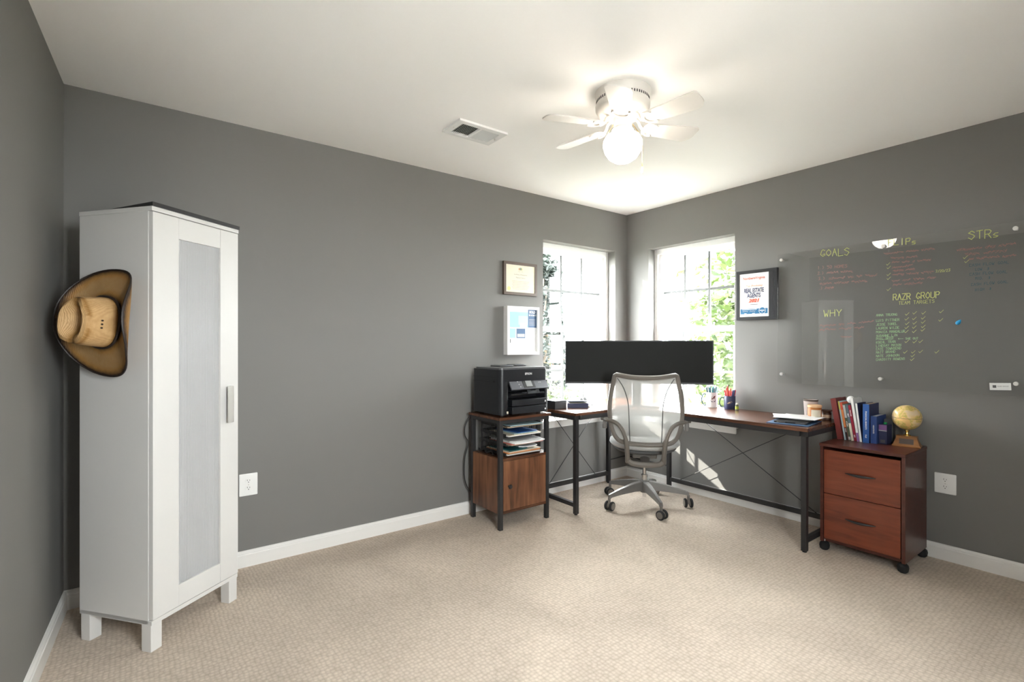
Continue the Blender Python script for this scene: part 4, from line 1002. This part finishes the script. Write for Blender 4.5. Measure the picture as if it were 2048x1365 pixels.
# left end of the desk
t = thing('black_box', 'small black box next to the printer on the desk', 'box', (-1.10, -.215, DZ), R(0))
bx('box_body', (-.055, -.065, 0), (.065, .065, .052), 'black', t, .002); bx('box_lid', (-.056, -.066, .0522), (.066, .066, .062), 'black', t, .002)
t = thing('open_planner', 'thick dark planner with loose pages on the desk left', 'planner', (-.90, -.25, DZ), R(-32))
b = nb()
for i in range(6): box(b, (-.085 + .003 * i, -.07 - .002 * i, .001 + .006 * i), (.095 - .006 * i, .075, .0065 + .006 * i))
obj('pages', b, 'cream', t, smooth=False)
obj('cover', box(nb(), (-.090, -.085, 0), (.080, .080, .004), .001, Matrix.Translation((0, 0, .040)) @ Matrix.Rotation(R(-6), 4, 'X')), 'dblue', t)
obj('spine', box(nb(), (-.090, -.088, 0), (.075, -.078, .035), .001), 'ink', t)
o = tag(obj('charging_cable', tube(nb(), spline([(-.78, -.23, DZ + .004), (-.74, -.20, DZ + .004), (-.70, -.24, DZ + .004), (-.76, -.27, DZ + .004), (-.81, -.24, DZ + .010)], 6), .0035, 6), 'cable'), 'short black charging cable lying beside the planner', 'cable')
t = thing('sunglasses', 'dark folded sunglasses lying on the desk near the left window', 'glasses', (-.70, -.13, DZ), R(15))
for s in (-1, 1): obj('lens', lathe(nb(), [(0, -.002), (.024, -.0015), (.026, 0), (.024, .0015), (0, .002)], 16), 'screen', t, loc=(s * .032, 0, .022), rot=(R(75), 0, 0))
obj('bridge', tube(nb(), [(-.012, .002, .028), (0, .004, .031), (.012, .002, .028)], .0028, 6), 'black', t)
for s in (-1, 1): obj('temple', tube(nb(), [(s * .060, .004, .026), (s * .050, .03, .010), (-s * .04, .034 + .004 * s, .006)], .0026, 6), 'black', t)

# ================================================================== PICTURES ON THE WALLS
def picture(name, label, cat, loc, rotz, w, h, dep, fw, frame_mat, paper_mat, recess=.004, mat2=None):
    t = thing(name, label, cat, loc, rotz)       # local x right, z up, -y towards the room
    for nm, lo, hi in (('frame_side', (-w / 2, -dep, -h / 2), (w / 2, 0, -h / 2 + fw)), ('frame_side', (-w / 2, -dep, h / 2 - fw), (w / 2, 0, h / 2)),
                       ('frame_side', (-w / 2, -dep, -h / 2 + fw), (-w / 2 + fw, 0, h / 2 - fw)), ('frame_side', (w / 2 - fw, -dep, -h / 2 + fw), (w / 2, 0, h / 2 - fw))):
        bx(nm, lo, hi, frame_mat, t, .0008)
    pr = bx('print', (-w / 2 + fw, -dep + recess + .001, -h / 2 + fw), (w / 2 - fw, -.001, h / 2 - fw), paper_mat, t)
    return t, pr, -dep + recess + .0004
def patch(par, name, x0, x1, z0, z1, y, mat): return obj(name, box(nb(), (x0, y - .0003, z0), (x1, y, z1)), mat, par, smooth=False)
# certificate
t, pr, y = picture('framed_certificate', 'framed award certificate, upper picture left of the left window', 'picture', (-1.278, 0, 1.741), 0, .330, .256, .022, .022, 'brownf', 'cream')
for x, c in ((-.016, 'orange'), (-.006, 'dgreen'), (.004, 'teal'), (.014, 'yellow')): patch(pr, 'logo_bar', x - .003, x + .003, .068, .088 - abs(x) * .3, y, c)
for i, (tx, sz) in enumerate((('R E A L T O R', .008), ('Certificate of Recognition', .0125), ('Platinum Producer', .0125))): link('lettering', text_mesh(tx, sz, 'dgrey'), pr, (0, y - .0005, .056 - .0 - i * .024), FACE_B)
for i in range(6): patch(pr, 'text_line', -.085 + .006 * (i % 2), .085 - .008 * (i % 3), -.022 - i * .012, -.0195 - i * .012, y, 'tan')
b = nb(); cyl(b, (-.115, y, -.080), (-.115, y - .0006, -.080), .016, seg=20); obj('gold_seal', b, 'seal', pr)
# real estate flyer in a deep white frame
t, pr, y = picture('framed_flyer', 'deep white framed property flyer, lower picture left of the left window', 'picture', (-1.272, 0, 1.336), 0, .318, .374, .050, .020, 'trim', 'paper', recess=.012)
patch(pr, 'photo', -.128, .052, .025, .145, y, 'skyb'); patch(pr, 'photo_house', -.045, .050, .045, .115, y - .0004, 'lblue'); patch(pr, 'photo_drive', -.03, .04, .026, .06, y - .0006, 'lgrey')
patch(pr, 'blue_panel', .052, .138, .025, .165, y, 'dblue')
link('lettering', text_mesh('SOLD', .026, 'paper', bold=.001, align='LEFT'), pr, (.064, y - .001, .146), FACE_B); link('lettering', text_mesh('IN 5 DAYS', .0165, 'paper', bold=.0007, align='LEFT'), pr, (.060, y - .001, .122), FACE_B)
for i in range(5): patch(pr, 'text_line', .062, .126, .088 - i * .011, .0905 - i * .011, y - .0005, 'lgrey')
for x0, x1, c in ((-.128, -.072, 'skyb'), (-.062, .024, 'dblue'), (.034, .104, 'lblue')): patch(pr, 'photo', x0, x1, -.058, .016, y, c)
for x0, x1, z0_, z1_, c in ((-.055, .018, -.05, -.025, 'lgrey'), (.045, .095, -.05, -.03, 'bwhite')): patch(pr, 'photo_detail', x0, x1, z0_, z1_, y - .0004, c)
patch(pr, 'logo', -.126, -.118, -.095, -.066, y, 'dgrey')
for i in range(5): patch(pr, 'text_line', -.07 + .008 * (i % 2), .06 - .01 * (i % 3), -.082 - i * .012, -.0795 - i * .012, y, 'lgrey')
# magazine plaque on the right wall
t, pr, y = picture('award_plaque', 'black framed magazine award plaque beside the right window', 'plaque', (0, -1.240, 1.596), R(-90), .302, .370, .030, .024, 'black', 'bwhite', recess=.002)
bx('frame_wide_side', (.093, -.0305, -.161), (.1265, -.029, .161), 'black', t)
pc = -.017
link('lettering', text_mesh('NorthernVirginia', .0275, 'red', bold=.0003, sx=.86), pr, (pc, y - .0008, .125), FACE_B)
link('lettering', text_mesh('MAGAZINE', .0125, 'lgrey', spacing=1.9), pr, (pc, y - .0008, .103), FACE_B)
link('lettering', text_mesh('Top Producing', .021, 'orange', shear=.4), pr, (pc, y - .0008, .068), FACE_B)
link('lettering', text_mesh('REAL ESTATE', .045, 'navy', sx=.56, bold=.0012), pr, (pc, y - .0008, .032), FACE_B)
link('lettering', text_mesh('AGENTS', .045, 'navy', sx=.60, bold=.0012), pr, (pc, y - .0008, -.005), FACE_B)
link('lettering', text_mesh('2021', .034, 'red', sx=1.15, bold=.002, shear=.25), pr, (pc, y - .0008, -.043), FACE_B)
patch(pr, 'text_line', -.045, .012, -.073, -.069, y, 'dgrey'); patch(pr, 'text_line', -.06, .028, -.0835, -.081, y, 'lgrey')
patch(pr, 'blue_band', -.118, .084, -.140, -.102, y - .0003, 'band')
for x0, x1, z_ in ((-.105, .005, -.107), (-.09, -.072, -.136), (-.03, -.008, -.136)): patch(pr, 'text_line', x0, x1, z_ - .0015, z_ + .0015, y - .0007, 'bwhite')
for x in (-.085, -.030): obj('signature', tube(nb(), spline([(x - .018 + .006 * i, y - .0010, -.121 + (.006 if i % 2 else -.003)) for i in range(8)], 3), .0008, 4), 'bwhite', pr)
b = nb(); cyl(b, (.045, y - .0004, -.118), (.045, y - .001, -.118), .025, seg=28); bd = obj('badge', b, 'bwhite', pr)
b = nb(); cyl(b, (.045, y - .001, -.118), (.045, y - .0014, -.118), .0225, seg=28); obj('badge_face', b, 'band', pr)
patch(pr, 'badge_line', .027, .063, -.120, -.114, y - .0016, 'bwhite'); patch(pr, 'badge_star', .042, .048, -.131, -.125, y - .0016, 'bwhite')

# ================================================================== GLASS WRITING BOARD
SF = dict(A='00 26 40|13 33', B='00 06 36 45 33 03|33 42 31 00', C='45 26 06 03 00 20 41', D='00 06 26 44 42 20 00', E='40 00 06 46|03 33', F='00 06 46|03 33', G='45 26 15 02 20 41 42 22', H='00 06|40 46|03 43',
          I='20 26', J='36 31 10 01', K='00 06|46 03 40', L='06 00 40', M='00 06 23 46 40', N='00 06 40 46', O='20 02 04 26 44 42 20', P='00 06 36 45 33 03', R='00 06 36 45 33 03|23 40', S='45 26 05 14 33 42 20 01',
          T='20 26|06 46', U='06 01 20 41 46', V='06 20 46', W='06 10 23 30 46', X='00 46|06 40', Y='06 23 46|23 20', Z='06 46 00 40', s='33 13 02 31 20 00')
SF.update({'0': '20 02 04 26 44 42 20', '1': '15 26 20', '2': '05 26 45 00 40', '3': '06 46 23 42 20 01', '5': '46 06 04 34 42 20 00', '7': '06 46 10', '.': '10 11', ')': '06 24 22 00', '/': '00 46', '$': '45 14 33 42 01|26 20', '<': '25 03 21|03 43', '-': '03 43', ' ': ''})
def strokes(txt, w, h, rise, rnd):
    out = []; n = max(1, len(txt)); adv = w / n; cw = adv * .74
    for i, ch in enumerate(txt):
        ox = i * adv; oz = rise * i / n
        if ch == '~':
            pts = [(ox + adv * q / 3, oz + h * rnd.uniform(.0, .95)) for q in range(4)]; out.append(pts)
            out.append([(ox + adv * .2, oz + h * rnd.uniform(.3, .7)), (ox + adv * .9, oz + h * rnd.uniform(.3, .7))]); continue
        for st in SF.get(ch, '').split('|'):
            if st: out.append([(ox + int(p[0]) / 4 * cw + rnd.uniform(-.03, .03) * cw, oz + int(p[1]) / 6 * h + rnd.uniform(-.04, .04) * h) for p in st.split()])
    return out
def ribbon(bm, pts, wd, x):
    # flat marker strokes on the glass front: pts are (metres to the right, metres up)
    for (ya, za), (yb_, zb) in zip(pts, pts[1:]):
        d = Vector((yb_ - ya, zb - za)); l = d.length
        if l < 1e-5: continue
        d /= l; nrm = Vector((-d.y, d.x)) * wd / 2; e = d * wd * .4
        q = [(ya - e.x + nrm.x, za - e.y + nrm.y), (ya - e.x - nrm.x, za - e.y - nrm.y), (yb_ + e.x - nrm.x, zb + e.y - nrm.y), (yb_ + e.x + nrm.x, zb + e.y + nrm.y)]
        bm.faces.new([bm.verts.new((x, -a, c)) for a, c in q])
GX0, GX1 = -.030, -.024
t = thing('glass_board', 'clear glass writing board covered in marker notes on the right wall', 'board', (-.003, -1.397, .958))
bg_ = bx('glass_panel', (GX0, -1.262, 0), (GX1, 0, .912), 'board_glass', t, .0008)
for (y, z) in ((-.030, .868), (-.030, .062), (-.618, .060), (-.635, .872), (-1.212, .068), (-1.210, .876)):
    b = nb(); lathe(b, [(.0075, .030), (.0105, .0305), (.0115, .033), (.0115, .041), (.0095, .044), (0, .0445)], 18); lathe(b, [(.0065, 0), (.0065, .0238)], 14)
    bmesh.ops.transform(b, matrix=Matrix.Translation((0, y, z)) @ Matrix.Rotation(R(-90), 4, 'Y'), verts=b.verts[:])
    obj('standoff', b, 'pin', t)
BOARD_TEXT = [
   ('GOALS', 'y', -1.678, 1.815, 0.176, -0.013, 0.0458),
   ('FLIPs', 'y', -2.054, 1.832, 0.146, -0.014, 0.0358),
   ('STRs', 'y', -2.422, 1.807, 0.132, -0.007, 0.0432),
   ('RAZR GROUP', 'y', -2.079, 1.497, 0.224, 0.0, 0.0352),
   ('TEAM TARGETS', 'y', -2.106, 1.468, 0.172, 0.001, 0.0191),
   ('ANNA TRUONG', 'g', -1.992, 1.403, 0.109, 0.001, 0.014),
   ('LUIS PITTNER', 'g', -1.992, 1.37, 0.119, 0.002, 0.014),
   ('JESSE TOREL', 'g', -1.992, 1.345, 0.109, 0.003, 0.014),
   ('LAUREN WILDE', 'g', -1.992, 1.322, 0.119, 0.003, 0.014),
   ('MONICA MANGALUR', 'g', -1.992, 1.299, 0.147, 0.003, 0.0139),
   ('SUSANNE LIN', 'g', -1.992, 1.275, 0.109, 0.005, 0.014),
   ('PHIL BEER', 'g', -1.992, 1.257, 0.09, 0.006, 0.0141),
   ('KOEHL TRAN', 'g', -1.992, 1.235, 0.1, 0.006, 0.014),
   ('LINDSAY MASON', 'g', -1.992, 1.214, 0.128, 0.007, 0.014),
   ('CATE TOWNSEND', 'g', -1.992, 1.194, 0.128, 0.008, 0.014),
   ('MATT BRAND', 'g', -1.992, 1.173, 0.1, 0.008, 0.014),
   ('NATE JOHNSON', 'g', -1.992, 1.151, 0.119, 0.008, 0.014),
   ('CHASSITY ROWENS', 'g', -1.992, 1.129, 0.147, 0.01, 0.0139),
   ('<-- SHE OUT', 'g', -2.104, 1.258, 0.098, 0.002, 0.0119),
   ('WHY', 'y', -1.697, 1.414, 0.114, 0.001, 0.0426),
   ('CASH FLOW GOAL', 't', -2.425, 1.657, 0.159, -0.001, 0.014),
   ('LOW  $', 't', -2.45, 1.632, 0.057, -0.001, 0.0141),
   ('CASH FLOW GOAL', 't', -2.427, 1.608, 0.15, -0.001, 0.014),
   ('MID.  $', 't', -2.45, 1.583, 0.061, -0.001, 0.0141),
   ('CASH FLOW GOAL', 't', -2.433, 1.551, 0.147, 0.003, 0.0139),
   ('HIGH  $', 't', -2.449, 1.521, 0.066, 0.002, 0.0141),
   ('7/20/23', 'y', -2.28, 1.641, 0.066, 0.001, 0.0142),
   ('1.) 50 HOMES', 'r', -1.66, 1.734, 0.177, -0.009, 0.0197),
   ('2.) ~~~~~ ~~~~~', 'r', -1.66, 1.697, 0.205, -0.009, 0.0196),
   ('3.) ~~~~~~ ~~ ~~ ~~~~', 'r', -1.663, 1.66, 0.334, -0.012, 0.0193),
   ('~~~~~ ~~~~~~ ~~~~~~', 'r', -1.672, 1.626, 0.272, -0.008, 0.0194),
   ('4.) ~~~~~', 'r', -1.66, 1.596, 0.096, -0.002, 0.0199),
   ('~~~~~~~~ ~~~~~ ~~~~~', 'r', -2.031, 1.776, 0.245, -0.003, 0.0163),
   ('~~~~~~ ~~~~~', 'r', -2.067, 1.744, 0.128, -0.006, 0.0164),
   ('~~~ ~~~ ~ ~~~~~', 'r', -2.072, 1.719, 0.186, -0.01, 0.0162),
   ('~~~~~~~~', 'r', -2.072, 1.688, 0.102, 0.003, 0.0164),
   ('~~~~~~~ ~~~~~~', 'r', -2.077, 1.667, 0.107, -0.001, 0.0164),
   ('~~~~~ ~~~~~ ~~~~~', 'r', -2.074, 1.643, 0.197, -0.004, 0.0162),
   ('~~~ ~~~ ~~~~ ~~~', 'r', -2.072, 1.607, 0.208, -0.001, 0.0162),
   ('~~~ ~~~~~~', 'r', -2.077, 1.582, 0.142, 0.001, 0.0163),
   ('~~~~~~~~ ~~~ ~~~~~', 'r', -2.372, 1.747, 0.235, 0.0, 0.0175),
   ('~~~~ ~~~~~~', 'r', -2.406, 1.718, 0.167, 0.0, 0.0175),
   ('~~ ~~~~~~~~~ ~~~~~', 'r', -2.422, 1.691, 0.186, -0.004, 0.0174),
   ('~~~~~~ ~~ ~~~ ~~~~~', 'r', -1.672, 1.344, 0.307, 0.02, 0.0193),
   ('~~~~~~ ~~~~ ~~~', 'r', -1.666, 1.318, 0.26, 0.01, 0.0195),
   ('~~~~', 'r', -1.797, 1.27, 0.063, 0.002, 0.0193),
]
CHECKS = [(-2.145, 1.403), (-2.181, 1.408), (-2.223, 1.406), (-2.303, 1.41), (-2.143, 1.374), (-2.179, 1.375), (-2.221, 1.377), (-2.3, 1.362), (-2.145, 1.347), (-2.181, 1.349), (-2.221, 1.353), (-2.143, 1.323), (-2.179, 1.324), (-2.221, 1.327), (-2.141, 1.299), (-2.179, 1.299), (-2.219, 1.307), (-2.143, 1.24), (-2.181, 1.238), (-2.209, 1.24), (-2.136, 1.177), (-2.174, 1.178), (-2.209, 1.181), (-2.283, 1.18), (-2.172, 1.156), (-2.169, 1.134), (-2.051, 1.712), (-2.054, 1.69), (-2.054, 1.648), (-2.054, 1.624), (-2.054, 1.557), (-2.406, 1.704), (-2.412, 1.681)]
rnd = random.Random(11)
for (txt, col, y0, z0, wd, rise, hh) in BOARD_TEXT:
    bm = nb()
    big = .0036 if hh > .025 else (.0018 if col != 'r' else .0022)
    for st in strokes(txt, wd, hh, rise, rnd): ribbon(bm, [(a - y0 - 1.397, c + z0 - .958) for a, c in st], big, GX0 - .0008)
    obj('handwriting', bm, 'mk_' + col, t, smooth=False)
bm = nb(); ribbon(bm, [(2.01 - 1.397, .304), (2.075 - 1.397, .303)], .002, GX0 - .0009); obj('strike_through', bm, 'mk_g', t, smooth=False)
for (y, z) in CHECKS:
    bm = nb(); ribbon(bm, [(-y - 1.397 - .007, z - .958 + .008), (-y - 1.397 - .002, z - .958), (-y - 1.397 + .012, z - .958 + .016)], .0017, GX0 - .0008); obj('check_mark', bm, 'mk_y', t, smooth=False)
o = tag(obj('blue_putty', lathe(nb(), [(0, -.014), (.007, -.012), (.011, -.004), (.010, .004), (.006, .013), (0, .020)], 14), 'cyan'), 'small bright blue blob of putty stuck on the glass board', 'putty')
o.location = (GX0 - .0115, -2.380, 1.352); o.rotation_euler = (R(35), 0, 0)
t = thing('business_card', 'white business card tucked behind the lower right board pin', 'card', (GX0 - .0012, -2.546, 1.008))
t.rotation_euler = (R(-3), 0, 0)
bx('card', (-.0006, -.043, -.020), (0, .040, .018), 'paper', t); bx('card_logo', (-.001, .014, -.008), (-.0005, .028, .006), 'dgrey', t)
link('card_lettering', text_mesh('RAZR GROUP', .007, 'dgrey'), t, (-.0012, -.012, .0), FACE_R)
